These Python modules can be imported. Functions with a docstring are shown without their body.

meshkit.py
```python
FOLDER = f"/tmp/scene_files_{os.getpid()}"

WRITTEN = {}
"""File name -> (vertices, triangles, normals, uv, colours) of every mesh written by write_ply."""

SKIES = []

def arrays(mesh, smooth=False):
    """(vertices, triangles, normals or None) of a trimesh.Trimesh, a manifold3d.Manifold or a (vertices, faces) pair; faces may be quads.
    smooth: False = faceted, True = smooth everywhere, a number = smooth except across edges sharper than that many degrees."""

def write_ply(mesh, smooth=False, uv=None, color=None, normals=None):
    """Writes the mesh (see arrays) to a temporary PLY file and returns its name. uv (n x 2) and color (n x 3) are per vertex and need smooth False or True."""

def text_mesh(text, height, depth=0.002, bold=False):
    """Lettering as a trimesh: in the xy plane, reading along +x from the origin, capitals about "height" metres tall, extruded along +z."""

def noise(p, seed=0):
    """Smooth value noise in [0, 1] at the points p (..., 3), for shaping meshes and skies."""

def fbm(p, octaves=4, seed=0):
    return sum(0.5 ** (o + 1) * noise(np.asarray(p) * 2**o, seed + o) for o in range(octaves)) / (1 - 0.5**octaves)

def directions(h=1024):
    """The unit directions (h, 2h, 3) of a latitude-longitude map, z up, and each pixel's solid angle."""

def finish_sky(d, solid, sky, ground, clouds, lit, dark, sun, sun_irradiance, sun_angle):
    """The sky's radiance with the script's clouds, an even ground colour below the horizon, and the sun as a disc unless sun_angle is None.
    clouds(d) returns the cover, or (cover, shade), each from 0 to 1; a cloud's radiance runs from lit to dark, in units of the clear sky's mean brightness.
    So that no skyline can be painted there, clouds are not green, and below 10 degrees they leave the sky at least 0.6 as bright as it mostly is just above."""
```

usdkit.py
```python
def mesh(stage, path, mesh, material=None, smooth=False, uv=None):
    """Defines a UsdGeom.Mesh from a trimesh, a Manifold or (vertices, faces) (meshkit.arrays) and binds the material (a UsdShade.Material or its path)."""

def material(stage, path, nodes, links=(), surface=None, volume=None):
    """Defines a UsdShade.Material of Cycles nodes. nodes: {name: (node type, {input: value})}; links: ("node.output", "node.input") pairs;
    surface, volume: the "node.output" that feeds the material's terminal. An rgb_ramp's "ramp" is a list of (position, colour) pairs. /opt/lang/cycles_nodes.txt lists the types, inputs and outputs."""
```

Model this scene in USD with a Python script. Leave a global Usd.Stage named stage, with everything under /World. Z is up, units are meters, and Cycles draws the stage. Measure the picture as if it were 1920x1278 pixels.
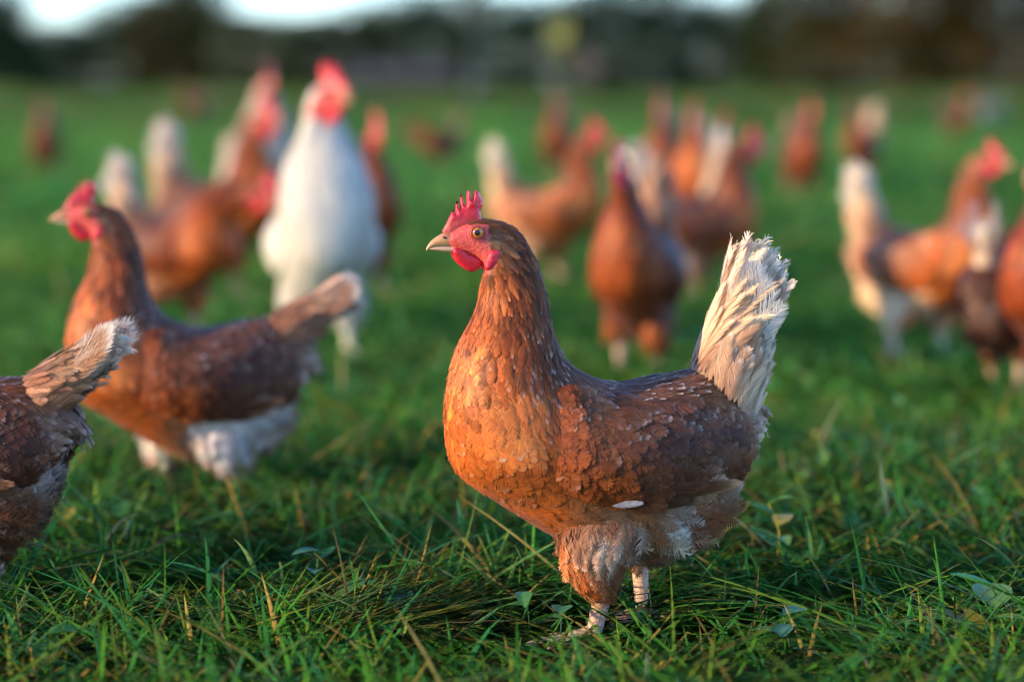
import math
import numpy as np
import trimesh
import manifold3d as m3
import usdkit
import meshkit
from scipy.interpolate import CubicSpline, LinearNDInterpolator, NearestNDInterpolator
from scipy.spatial import cKDTree, Delaunay
from shapely.geometry import Polygon, Point
import shapely
from pxr import Usd, UsdGeom, UsdLux, UsdShade, Sdf, Gf, Vt

stage = Usd.Stage.CreateInMemory()
UsdGeom.SetStageUpAxis(stage, "Z")
UsdGeom.SetStageMetersPerUnit(stage, 1.0)
world = UsdGeom.Xform.Define(stage, "/World")
stage.SetDefaultPrim(world.GetPrim())
UsdGeom.Scope.Define(stage, "/World/Looks")

# ---------------------------------------------------------------- camera
CAM_H = 0.55
FOCAL, APER = 85.0, 36.0
PITCH = math.radians(6.15)
FOCUS = 2.37
cam = UsdGeom.Camera.Define(stage, "/World/camera")
cam.AddTranslateOp().Set(Gf.Vec3d(0, 0, CAM_H))
cam.AddRotateXOp().Set(90 - math.degrees(PITCH))
cam.CreateFocalLengthAttr(FOCAL)
cam.CreateHorizontalApertureAttr(APER)
cam.CreateVerticalApertureAttr(APER * 681 / 1024)
cam.CreateFStopAttr(2.25)
cam.CreateFocusDistanceAttr(FOCUS)
cam.CreateClippingRangeAttr(Gf.Vec2f(0.05, 5000))
cam.CreateExposureAttr(1.85)

# ---------------------------------------------------------------- sky and sun
SUN_EL, SUN_BACK = math.radians(15.0), math.radians(21.0)
sun_dir = np.array([-math.cos(SUN_BACK) * math.cos(SUN_EL), -math.sin(SUN_BACK) * math.cos(SUN_EL), math.sin(SUN_EL)])
sun = UsdLux.DistantLight.Define(stage, "/World/sun")
sun.CreateNormalizeAttr(True)
sun.CreateIntensityAttr(0.66)
sun.CreateAngleAttr(0.6)
sun.CreateColorAttr(Gf.Vec3f(1.0, 0.75, 0.46))
zz = sun_dir / np.linalg.norm(sun_dir)
xx = np.cross([0, 0, 1], zz); xx /= np.linalg.norm(xx)
yy = np.cross(zz, xx)
sun.AddTransformOp().Set(Gf.Matrix4d(*[float(v) for v in (*xx, 0, *yy, 0, *zz, 0, 0, 0, 10, 1)]))
sky_mat = usdkit.material(stage, "/World/Looks/sky_look", {
    "sky": ("sky_texture", {"sky_type": "single_scattering", "sun_disc": False, "sun_elevation": SUN_EL,
                            "sun_rotation": math.atan2(sun_dir[0], sun_dir[1]), "altitude": 100.0, "aerosol_density": 0.25, "ozone_density": 1.6}),
    "tone": ("mix_color", {"blend_type": "multiply", "fac": 1.0, "use_clamp": False, "b": (0.55, 0.74, 1.16)}),
    "bg": ("background_shader", {"strength": 0.15})}, [("sky.color", "tone.a"), ("tone.result", "bg.color")], surface="bg.background")
sky = UsdLux.DomeLight.Define(stage, "/World/sky")
sky.CreateIntensityAttr(1.0)
UsdShade.MaterialBindingAPI.Apply(sky.GetPrim()).Bind(sky_mat)
sky.GetPrim().SetCustomDataByKey("kind", "structure")


# ---------------------------------------------------------------- helpers
def tag(p, label=None, cat=None, group=None, kind=None):
    p = p.GetPrim() if hasattr(p, "GetPrim") else p
    for k, v in (("label", label), ("category", cat), ("group", group), ("kind", kind)):
        if v:
            p.SetCustomDataByKey(k, v)
    return p


used = {}


def path_for(parent, name):
    base = f"{parent}/{name}"
    n = used.get(base, 0)
    used[base] = n + 1
    return base if n == 0 else f"{base}_{n:03d}"


def put(parent, name, v, f, mat, normals=None, col=None, kind=None):
    """One Mesh prim under parent."""
    path = path_for(parent, name)
    m = UsdGeom.Mesh.Define(stage, path)
    f = np.asarray(f, np.int32)
    m.CreatePointsAttr(Vt.Vec3fArray.FromNumpy(np.ascontiguousarray(v, np.float32)))
    m.CreateFaceVertexCountsAttr(Vt.IntArray.FromNumpy(np.full(len(f), f.shape[1], np.int32)))
    m.CreateFaceVertexIndicesAttr(Vt.IntArray.FromNumpy(np.ascontiguousarray(f.ravel())))
    m.CreateSubdivisionSchemeAttr("none")
    if normals is not None:
        m.CreateNormalsAttr(Vt.Vec3fArray.FromNumpy(np.ascontiguousarray(normals, np.float32)))
        m.SetNormalsInterpolation("vertex")
    if col is not None:
        UsdGeom.PrimvarsAPI(m).CreatePrimvar("col", Sdf.ValueTypeNames.Color3fArray, "vertex").Set(
            Vt.Vec3fArray.FromNumpy(np.ascontiguousarray(np.clip(col, 0, 0.95), np.float32)))
    UsdShade.MaterialBindingAPI.Apply(m.GetPrim()).Bind(mat)
    if kind:
        m.GetPrim().SetCustomDataByKey("kind", kind)
    return path


def smooth_normals(v, f):
    return meshkit.arrays((v, f), True)[2]


def xform(name, loc=(0, 0, 0), rz=0.0, scale=1.0, label=None, cat=None, group=None):
    path = path_for("/World", name)
    x = UsdGeom.Xform.Define(stage, path)
    x.AddTranslateOp().Set(Gf.Vec3d(*map(float, loc)))
    x.AddRotateZOp().Set(float(rz))
    if scale != 1.0:
        x.AddScaleOp().Set(Gf.Vec3f(scale, scale, scale))
    tag(x, label, cat, group)
    return path


def mat(name, nodes, links, surface):
    return usdkit.material(stage, f"/World/Looks/{name}", nodes, links, surface=surface)


# ---------------------------------------------------------------- materials
def foliage_material(name, rough=0.45, trans=0.35, spec=0.35, vary=0.25):
    return mat(name, {
        "a": ("attribute", {"attribute": "col"}),
        "o": ("object_info", {}),
        "mr": ("map_range", {"from_min": 0.0, "from_max": 1.0, "to_min": 1 - vary, "to_max": 1 + vary}),
        "h": ("hsv", {"hue": 0.5, "saturation": 1.0, "fac": 1.0}),
        "p": ("principled_bsdf", {"roughness": rough, "specular_ior_level": spec}),
        "t": ("translucent_bsdf", {}),
        "tc": ("mix_color", {"blend_type": "multiply", "fac": 1.0, "b": (1.15, 1.2, 0.75)}),
        "mx": ("mix_closure", {"fac": trans})},
        [("o.random", "mr.value"), ("a.color", "h.color"), ("mr.result", "h.value"), ("h.color", "p.base_color"),
         ("h.color", "tc.a"), ("tc.result", "t.color"), ("p.BSDF", "mx.closure1"), ("t.BSDF", "mx.closure2")], "mx.closure")


M = {}
M["grass"] = foliage_material("grass_blades", 0.5, 0.42, 0.16, 0.15)
M["leaf"] = foliage_material("leaf_green", 0.5, 0.35, 0.2, 0.1)
M["tree_leaf"] = foliage_material("tree_leaves", 0.8, 0.15, 0.04, 0.1)
M["feather"] = mat("feather", {
    "a": ("attribute", {"attribute": "col"}),
    "p": ("principled_bsdf", {"roughness": 0.5, "specular_ior_level": 0.22, "sheen_weight": 0.05, "sheen_roughness": 0.4}),
    "t": ("translucent_bsdf", {}),
    "mx": ("mix_closure", {"fac": 0.22})},
    [("a.color", "p.base_color"), ("a.color", "t.color"), ("p.BSDF", "mx.closure1"), ("t.BSDF", "mx.closure2")], "mx.closure")
M["skin"] = mat("bird_skin", {
    "a": ("attribute", {"attribute": "col"}),
    "tc": ("texture_coordinate", {}),
    "n": ("noise_texture", {"scale": 480.0, "detail": 6.0, "roughness": 0.75, "distortion": 0.8}),
    "v": ("voronoi_texture", {"scale": 420.0, "feature": "smooth_f1"}),
    "rp": ("rgb_ramp", {"ramp": [(0.32, (0.6, 0.42, 0.4)), (0.5, (1.0, 1.0, 1.0)), (0.66, (1.3, 2.5, 2.4))]}),
    "mc": ("mix_color", {"blend_type": "multiply", "fac": 0.8}),
    "b1": ("bump", {"strength": 0.45, "distance": 0.001}),
    "b2": ("bump", {"strength": 0.5, "distance": 0.001}),
    "p": ("principled_bsdf", {"roughness": 0.5, "specular_ior_level": 0.35, "subsurface_weight": 0.18,
                              "subsurface_radius": (1.0, 0.25, 0.15), "subsurface_scale": 0.003})},
    [("tc.object", "n.vector"), ("tc.object", "v.vector"), ("n.fac", "rp.fac"), ("a.color", "mc.a"), ("rp.color", "mc.b"),
     ("mc.result", "p.base_color"), ("v.distance", "b1.height"), ("n.fac", "b2.height"), ("b1.normal", "b2.normal"), ("b2.normal", "p.normal")], "p.BSDF")
M["comb"] = mat("red_comb", {
    "a": ("attribute", {"attribute": "col"}),
    "tc": ("texture_coordinate", {}),
    "n": ("noise_texture", {"scale": 330.0, "detail": 6.0, "roughness": 0.7}),
    "rp": ("rgb_ramp", {"ramp": [(0.3, (0.62, 0.5, 0.5)), (0.72, (1.12, 1.7, 1.5))]}),
    "mc": ("mix_color", {"blend_type": "multiply", "fac": 0.8}),
    "b2": ("bump", {"strength": 0.6, "distance": 0.0012}),
    "p": ("principled_bsdf", {"roughness": 0.42, "specular_ior_level": 0.4, "subsurface_weight": 0.25,
                              "subsurface_radius": (1.0, 0.2, 0.15), "subsurface_scale": 0.004})},
    [("tc.object", "n.vector"), ("n.fac", "rp.fac"), ("a.color", "mc.a"), ("rp.color", "mc.b"), ("mc.result", "p.base_color"),
     ("n.fac", "b2.height"), ("b2.normal", "p.normal")], "p.BSDF")
M["beak"] = mat("beak_horn", {
    "a": ("attribute", {"attribute": "col"}),
    "p": ("principled_bsdf", {"roughness": 0.38, "specular_ior_level": 0.4})}, [("a.color", "p.base_color")], "p.BSDF")
M["iris"] = mat("amber_iris", {
    "tc": ("texture_coordinate", {}),
    "n": ("noise_texture", {"scale": 900.0, "detail": 2.0}),
    "rp": ("rgb_ramp", {"ramp": [(0.3, (0.26, 0.07, 0.008)), (0.7, (0.42, 0.15, 0.02))]}),
    "p": ("principled_bsdf", {"roughness": 0.08, "specular_ior_level": 0.6})},
    [("tc.object", "n.vector"), ("n.fac", "rp.fac"), ("rp.color", "p.base_color")], "p.BSDF")
M["pupil"] = mat("black_pupil", {"p": ("principled_bsdf", {"base_color": (0.006, 0.006, 0.007), "roughness": 0.06})}, [], "p.BSDF")
M["soil"] = mat("pasture_soil", {
    "g": ("geometry", {}),
    "n": ("noise_texture", {"scale": 9.0, "detail": 6.0, "roughness": 0.65}),
    "n2": ("noise_texture", {"scale": 0.35, "detail": 4.0}),
    "rp": ("rgb_ramp", {"ramp": [(0.3, (0.03, 0.07, 0.02)), (0.5, (0.05, 0.13, 0.035)), (0.7, (0.11, 0.13, 0.05))]}),
    "r2": ("rgb_ramp", {"ramp": [(0.35, (0.75, 0.9, 0.8)), (0.65, (1.25, 1.1, 0.9))]}),
    "mc": ("mix_color", {"blend_type": "multiply", "fac": 1.0}),
    "b": ("bump", {"strength": 0.8, "distance": 0.03}),
    "p": ("principled_bsdf", {"roughness": 0.9, "specular_ior_level": 0.1})},
    [("g.position", "n.vector"), ("g.position", "n2.vector"), ("n.fac", "rp.fac"), ("n2.fac", "r2.fac"), ("rp.color", "mc.a"), ("r2.color", "mc.b"),
     ("mc.result", "p.base_color"), ("n.fac", "b.height"), ("b.normal", "p.normal")], "p.BSDF")


def plain(name, color, rough=0.8, scale=6.0, contrast=0.3):
    c = np.array(color)
    return mat(name, {
        "tc": ("texture_coordinate", {}),
        "n": ("noise_texture", {"scale": scale, "detail": 5.0}),
        "rp": ("rgb_ramp", {"ramp": [(0.3, tuple(c * (1 - contrast))), (0.7, tuple(c * (1 + contrast)))]}),
        "b": ("bump", {"strength": 0.5, "distance": 0.02}),
        "p": ("principled_bsdf", {"roughness": rough, "specular_ior_level": 0.2})},
        [("tc.object", "n.vector"), ("n.fac", "rp.fac"), ("rp.color", "p.base_color"), ("n.fac", "b.height"), ("b.normal", "p.normal")], "p.BSDF")


M["bark"] = plain("tree_bark", (0.09, 0.065, 0.045), 0.9, 8.0, 0.4)
M["birch"] = plain("birch_bark", (0.06, 0.068, 0.065), 0.7, 3.0, 0.35)
M["wood"] = plain("weathered_boards", (0.05, 0.04, 0.03), 0.85, 5.0, 0.3)
M["roof"] = plain("dull_roof", (0.05, 0.04, 0.034), 0.8, 4.0, 0.3)
M["post"] = plain("grey_post", (0.3, 0.27, 0.23), 0.85, 8.0, 0.3)


# ---------------------------------------------------------------- placing by the photograph's pixels
def ray(px, py):
    u, v = (px - 960) / 1920 * APER / FOCAL, -(py - 639) / 1920 * APER / FOCAL
    c, s = math.cos(PITCH), math.sin(PITCH)
    return np.array([u, c + v * s, -s + v * c])


def at_depth(px, py, D):
    r = ray(px, py)
    return np.array([0, 0, CAM_H]) + r * (D / r[1])


def ground_z(x, y):
    x, y = np.asarray(x, float), np.asarray(y, float)
    p = np.stack([x * 1.6, y * 1.6, np.zeros_like(x) + 3.3], -1)
    q = np.stack([x * 5.0, y * 5.0, np.zeros_like(x) + 7.7], -1)
    z = (meshkit.fbm(p, 3, 5) - 0.5) * 0.035 + (meshkit.noise(q, 9) - 0.5) * 0.018 - 0.006
    g = np.exp(-((x - .09) ** 2 + (y - 2.30) ** 2) / .22 ** 2)
    return z * (1 - g) - .006 * g


def on_ground(px, D):
    x = at_depth(px, 600, D)[0]
    return np.array([x, D, float(ground_z(x, D))])


# ---------------------------------------------------------------- ground
def build_ground():
    a = np.sinh(np.linspace(-4.6, 4.6, 181)); xs = a / a.max() * 500
    b = np.concatenate([np.linspace(-60, 0, 16)[:-1], 0.05 * np.expm1(np.linspace(0, 9.4, 230))])
    X, Y = np.meshgrid(xs, b)
    near = np.exp(-((X ** 2 + Y ** 2) / 40.0 ** 2))
    Z = ground_z(X, Y) * near
    v = np.stack([X, Y, Z], -1).reshape(-1, 3)
    nx, ny = len(xs), len(b)
    i = np.arange(ny - 1)[:, None] * nx + np.arange(nx - 1)[None]
    f = np.stack([i, i + 1, i + nx + 1, i + nx], -1).reshape(-1, 4)
    p = put("/World", "pasture_ground", v, f, M["soil"], smooth_normals(v, np.vstack([f[:, [0, 1, 2]], f[:, [0, 2, 3]]])))
    tag(stage.GetPrimAtPath(p), "grassy pasture ground under the flock of hens", "ground", kind="structure")


build_ground()


# ---------------------------------------------------------------- grass
def blades(rng, xy, length, width, lean, curl, azim, c_base, c_tip, seg=5, fold=0.25, flat=0.3):
    """Curved grass blades as ribbons. All arguments are arrays over blades. Returns v, f, n, col."""
    n = len(xy)
    t = np.linspace(0, 1, seg + 1)
    ang = lean[:, None] + curl[:, None] * t[None] ** 1.2                     # angle from the vertical along the blade
    ang = np.minimum(ang, np.radians(100))
    step = length[:, None] / seg
    d_r, d_z = np.sin(ang) * step, np.cos(ang) * step
    r = np.concatenate([np.zeros((n, 1)), np.cumsum(d_r[:, :-1], 1)], 1)
    z = np.concatenate([np.zeros((n, 1)), np.cumsum(d_z[:, :-1], 1)], 1)
    twist = rng.uniform(-0.5, 0.5, n)[:, None] * t[None]
    az = azim[:, None] + twist
    e = np.stack([np.cos(azim), np.sin(azim)], -1)
    side_wob = rng.normal(0, 0.04, n)[:, None] * length[:, None] * t[None] ** 2
    sx, sy = -np.sin(az), np.cos(az)
    cx = xy[:, 0:1] + r * e[:, 0:1] + side_wob * sx
    cy = xy[:, 1:2] + r * e[:, 1:2] + side_wob * sy
    zz_ = np.maximum(z, 0.002) - 0.004
    w = width[:, None] * (0.55 + 0.45 * np.minimum(t / 0.3, 1)) * np.where(t > 0.45, 1 - ((t - 0.45) / 0.55) ** 1.6, 1.0)[None] * 0.5 + 1e-5
    roll = rng.uniform(-0.7, 0.7, n)[:, None]
    up = np.sin(roll) * w
    L = np.stack([cx - sx * w, cy - sy * w, zz_ - up], -1)
    R = np.stack([cx + sx * w, cy + sy * w, zz_ + up], -1)
    v = np.stack([L, R], 2).reshape(n, -1, 3)
    nrm = np.stack([-np.cos(ang) * e[:, 0:1] , -np.cos(ang) * e[:, 1:2], np.sin(ang) + 0.15], -1)
    nrm = nrm + np.stack([-sx * np.sin(roll), -sy * np.sin(roll), 0 * sx], -1)
    nrm /= np.linalg.norm(nrm, axis=-1, keepdims=True)
    nrm = nrm * (1 - flat) + np.array([0, 0, 1.0]) * flat
    sd = np.stack([sx, sy, 0 * sx], -1) * fold
    nn = np.stack([nrm - sd, nrm + sd], 2).reshape(n, -1, 3)
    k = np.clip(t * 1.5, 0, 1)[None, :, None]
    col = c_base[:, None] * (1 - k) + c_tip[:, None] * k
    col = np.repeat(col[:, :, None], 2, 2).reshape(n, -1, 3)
    i = np.arange(seg) * 2
    fq = np.stack([i, i + 1, i + 3, i + 2], -1)
    f = (np.arange(n)[:, None, None] * (2 * seg + 2) + fq[None]).reshape(-1, 4)
    return v.reshape(-1, 3), f, nn.reshape(-1, 3), col.reshape(-1, 3)


def join(parts):
    vs, fs, ns, cs, o = [], [], [], [], 0
    for v, f, n, c in parts:
        vs.append(v); fs.append(f + o); ns.append(n); cs.append(c); o += len(v)
    return np.vstack(vs), np.vstack(fs), np.vstack(ns), np.vstack(cs)


G_DARK = np.array([0.038, 0.150, 0.042]); G_MID = np.array([0.072, 0.250, 0.048]); G_BLUE = np.array([0.046, 0.215, 0.085])
G_LIGHT = np.array([0.19, 0.32, 0.07]); G_STRAW = np.array([0.42, 0.31, 0.14]); G_BROWN = np.array([0.16, 0.10, 0.05])


def blade_colours(rng, n, straw=0.08):
    k = rng.random(n)
    tip = np.where((k < 0.5)[:, None], G_MID, np.where((k < 0.78)[:, None], G_BLUE, G_LIGHT)) * rng.uniform(0.7, 1.35, (n, 1))
    dead = rng.random(n) < straw
    tip[dead] = (G_STRAW * rng.uniform(0.5, 1.1, (dead.sum(), 1)) + G_BROWN * rng.uniform(0, 0.5, (dead.sum(), 1)))
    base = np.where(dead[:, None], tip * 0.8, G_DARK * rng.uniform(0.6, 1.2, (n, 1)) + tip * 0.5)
    yt = rng.random(n) < 0.12
    tip[yt] = tip[yt] * 0.5 + np.array([0.2, 0.19, 0.045]) * 0.6
    return base, tip


def grass_patch(seed, size, n, lmin, lmax, width, tuft=0.35, seg=5, straw=0.08, lay=1.0, flat=.3, lush=1.0):
    rng = np.random.default_rng(seed)
    nt = max(3, int(n / 26))
    tc = rng.uniform(-size / 2, size / 2, (nt, 2)); ta = rng.uniform(0, 2 * np.pi, nt); tl = rng.uniform(0.6, 1.25, nt)
    w = rng.integers(0, nt, n)
    loose = rng.random(n) > 0.7
    xy = tc[w] + rng.normal(0, 0.012 + 0.02 * tuft, (n, 2))
    xy[loose] = rng.uniform(-size / 2, size / 2, (loose.sum(), 2))
    az = ta[w] + rng.normal(0, 0.75, n)
    length = rng.uniform(lmin, lmax, n) * tl[w]
    lean = np.clip(rng.normal(1.06, 0.26, n), 0.05, 1.5) * lay
    curl = rng.normal(0.75, 0.5, n) * lay
    up = rng.random(n) < 0.035
    curl[up] *= 0.25; lean[up] *= 0.4; length[up] *= 0.7
    base, tip = blade_colours(rng, n, straw)
    base, tip = base * lush, tip * lush
    wd = width * rng.uniform(0.45, 1.25, n)
    return blades(rng, xy, length, wd, lean, curl, az, base, tip, seg, flat=flat)


def thatch_patch(seed, size, n):
    """Old lying stalks at the foot of the grass."""
    rng = np.random.default_rng(seed)
    xy = rng.uniform(-size / 2, size / 2, (n, 2))
    base, tip = blade_colours(rng, n, 0.75)
    return blades(rng, xy, rng.uniform(0.05, 0.14, n), rng.uniform(0.0012, 0.0026, n), rng.uniform(1.1, 1.5, n), rng.uniform(-0.1, 0.4, n), rng.uniform(0, 6.28, n), base * 0.6, tip * 0.55, 3)


def long_blades(seed, size, n):
    """Long blades that have fallen over and lie across the others in one sweep."""
    rng = np.random.default_rng(seed)
    xy = rng.uniform(-size / 2, size / 2, (n, 2))
    base, tip = blade_colours(rng, n, .12)
    v, f, nn, c = blades(rng, xy, rng.uniform(.16, .30, n), rng.uniform(.0026, .0050, n), rng.uniform(.75, 1.3, n), rng.uniform(.35, .8, n), rng.normal(rng.uniform(0, 6.28), .7, n), base * 1.1, tip * 1.15, 7, flat=.35)
    return v, f, nn, c


def instancer(path, protos, pts, yaws, scales, idx):
    pi = UsdGeom.PointInstancer.Define(stage, path)
    targets = []
    for k, (v, f, n, c) in enumerate(protos):
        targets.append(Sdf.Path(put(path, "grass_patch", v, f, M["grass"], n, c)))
    pi.CreatePrototypesRel().SetTargets(targets)
    pi.CreateProtoIndicesAttr(Vt.IntArray.FromNumpy(np.asarray(idx, np.int32)))
    pi.CreatePositionsAttr(Vt.Vec3fArray.FromNumpy(np.asarray(pts, np.float32)))
    pi.CreateOrientationsAttr(Vt.QuathArray([Gf.Quath(float(math.cos(a / 2)), 0.0, 0.0, float(math.sin(a / 2))) for a in yaws]))
    pi.CreateScalesAttr(Vt.Vec3fArray.FromNumpy(np.asarray(scales, np.float32)))
    return pi


def build_grass():
    rng = np.random.default_rng(11)
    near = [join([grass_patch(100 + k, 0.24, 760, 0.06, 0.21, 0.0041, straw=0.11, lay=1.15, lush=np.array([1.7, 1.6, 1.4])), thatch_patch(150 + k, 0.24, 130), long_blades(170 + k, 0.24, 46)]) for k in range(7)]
    mid = [join([grass_patch(200 + k, 0.5, 1400, 0.06, 0.15, 0.0055, straw=0.05, seg=4, lay=1.22, flat=.85, lush=np.array([1.75, 1.75, 1.35]) * [.72, 1.0, 1.28, .88, 1.12][k] * ([1.2, 1, .8] if k == 2 else 1))]) for k in range(5)]
    far = [grass_patch(300 + k, 2.2, 2600, 0.09, 0.18, 0.022, tuft=2.0, seg=3, straw=0.05, lay=1.2, flat=.85, lush=np.array([1.9, 1.9, 1.4]) * [.78, 1.0, 1.25, .95][k] * ([1.25, 1, .8] if k == 2 else 1)) for k in range(4)]

    def field(step, y0, y1, margin, size_jit=0.35):
        out = []
        y = y0
        while y < y1:
            half = (y * 0.2118 + margin)
            for x in np.arange(-half, half + step, step):
                out.append((x + rng.uniform(-size_jit, size_jit) * step, y + rng.uniform(-size_jit, size_jit) * step))
            y += step
        return np.array(out)

    for name, protos, P, s0, s1 in (("grass", near, field(0.155, 1.85, 3.7, 0.25), 0.8, 1.2),
                                    ("meadow_grass", mid, field(0.38, 3.6, 11.5, 0.9), 0.85, 1.25),
                                    ("distant_grass", far, np.vstack([field(1.5, 11.0, 48.0, 3.0), field(3.0, 48.0, 120.0, 8.0)]), 0.8, 1.3)):
        n = len(P)
        z = ground_z(P[:, 0], P[:, 1]) * np.exp(-((P ** 2).sum(1) / 40.0 ** 2))
        pts = np.c_[P, z]
        hs = {"grass": .72, "meadow_grass": .68}.get(name, .9) * rng.uniform(s0, s1, n) * (0.75 + 0.5 * meshkit.fbm(np.c_[P * 0.9, np.zeros(n)], 3, 21)) * (1 - .93 * np.exp(-((P[:, 0] - .10) ** 2 / .19 ** 2 + (P[:, 1] - 2.29) ** 2 / .13 ** 2)))
        sc = np.c_[np.ones(n), np.ones(n), hs]
        if name == "distant_grass":
            big = np.where(P[:, 1] > 47, 2.0, 1.0)
            sc[:, :2] *= big[:, None]
        pi = instancer(f"/World/{name}", protos, pts, rng.uniform(0, 6.28, n), sc, rng.integers(0, len(protos), n))
        tag(pi, {"grass": "long tangled green grass lying in the foreground round the standing hen", "meadow_grass": "soft green pasture grass among the flock of hens",
                 "distant_grass": "blurred green pasture grass stretching back to the trees"}[name], "grass", kind="stuff")


# ---------------------------------------------------------------- birds
OX, OY, S = 1130.0, 1195.0, 1920.0


def C2(px, py):
    """Side-view pixel of the sharp hen -> hen-local (x, z); she faces -x, her left flank is -y."""
    return np.array([(px - OX) / S, (OY - py) / S])


# dorsal point, ventral point (side-view pixels), half width in metres
BODY = [((821, 422), (828, 447), .0072), ((838, 411), (846, 460), .0118), ((860, 400), (868, 468), .0145), ((885, 393), (888, 480), .0168),
        ((915, 393), (895, 497), .0178), ((955, 405), (890, 522), .0195), ((984, 435), (885, 548), .022), ((1004, 471), (878, 572), .027),
        ((1017, 505), (866, 597), .033), ((1026, 550), (848, 632), .042), ((1033, 590), (834, 680), .053), ((1046, 630), (823, 740), .063),
        ((1070, 664), (824, 800), .071), ((1107, 688), (835, 858), .077), ((1152, 703), (872, 900), .081), ((1202, 701), (932, 941), .083),
        ((1250, 693), (1000, 984), .083), ((1290, 686), (1068, 1018), .080), ((1325, 684), (1155, 1044), .075), ((1356, 692), (1248, 1042), .068),
        ((1385, 706), (1318, 1008), .058), ((1408, 728), (1356, 950), .046), ((1422, 752), (1388, 880), .030), ((1426, 780), (1410, 830), .014)]
TAIL = [((1292, 690), (1432, 830), .046), ((1306, 662), (1440, 770), .045), ((1324, 625), (1446, 712), .041), ((1342, 590), (1448, 655), .036), ((1354, 552), (1456, 612), .029),
        ((1368, 520), (1462, 575), .022), ((1386, 500), (1458, 540), .015), ((1402, 488), (1444, 512), .008)]


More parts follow.
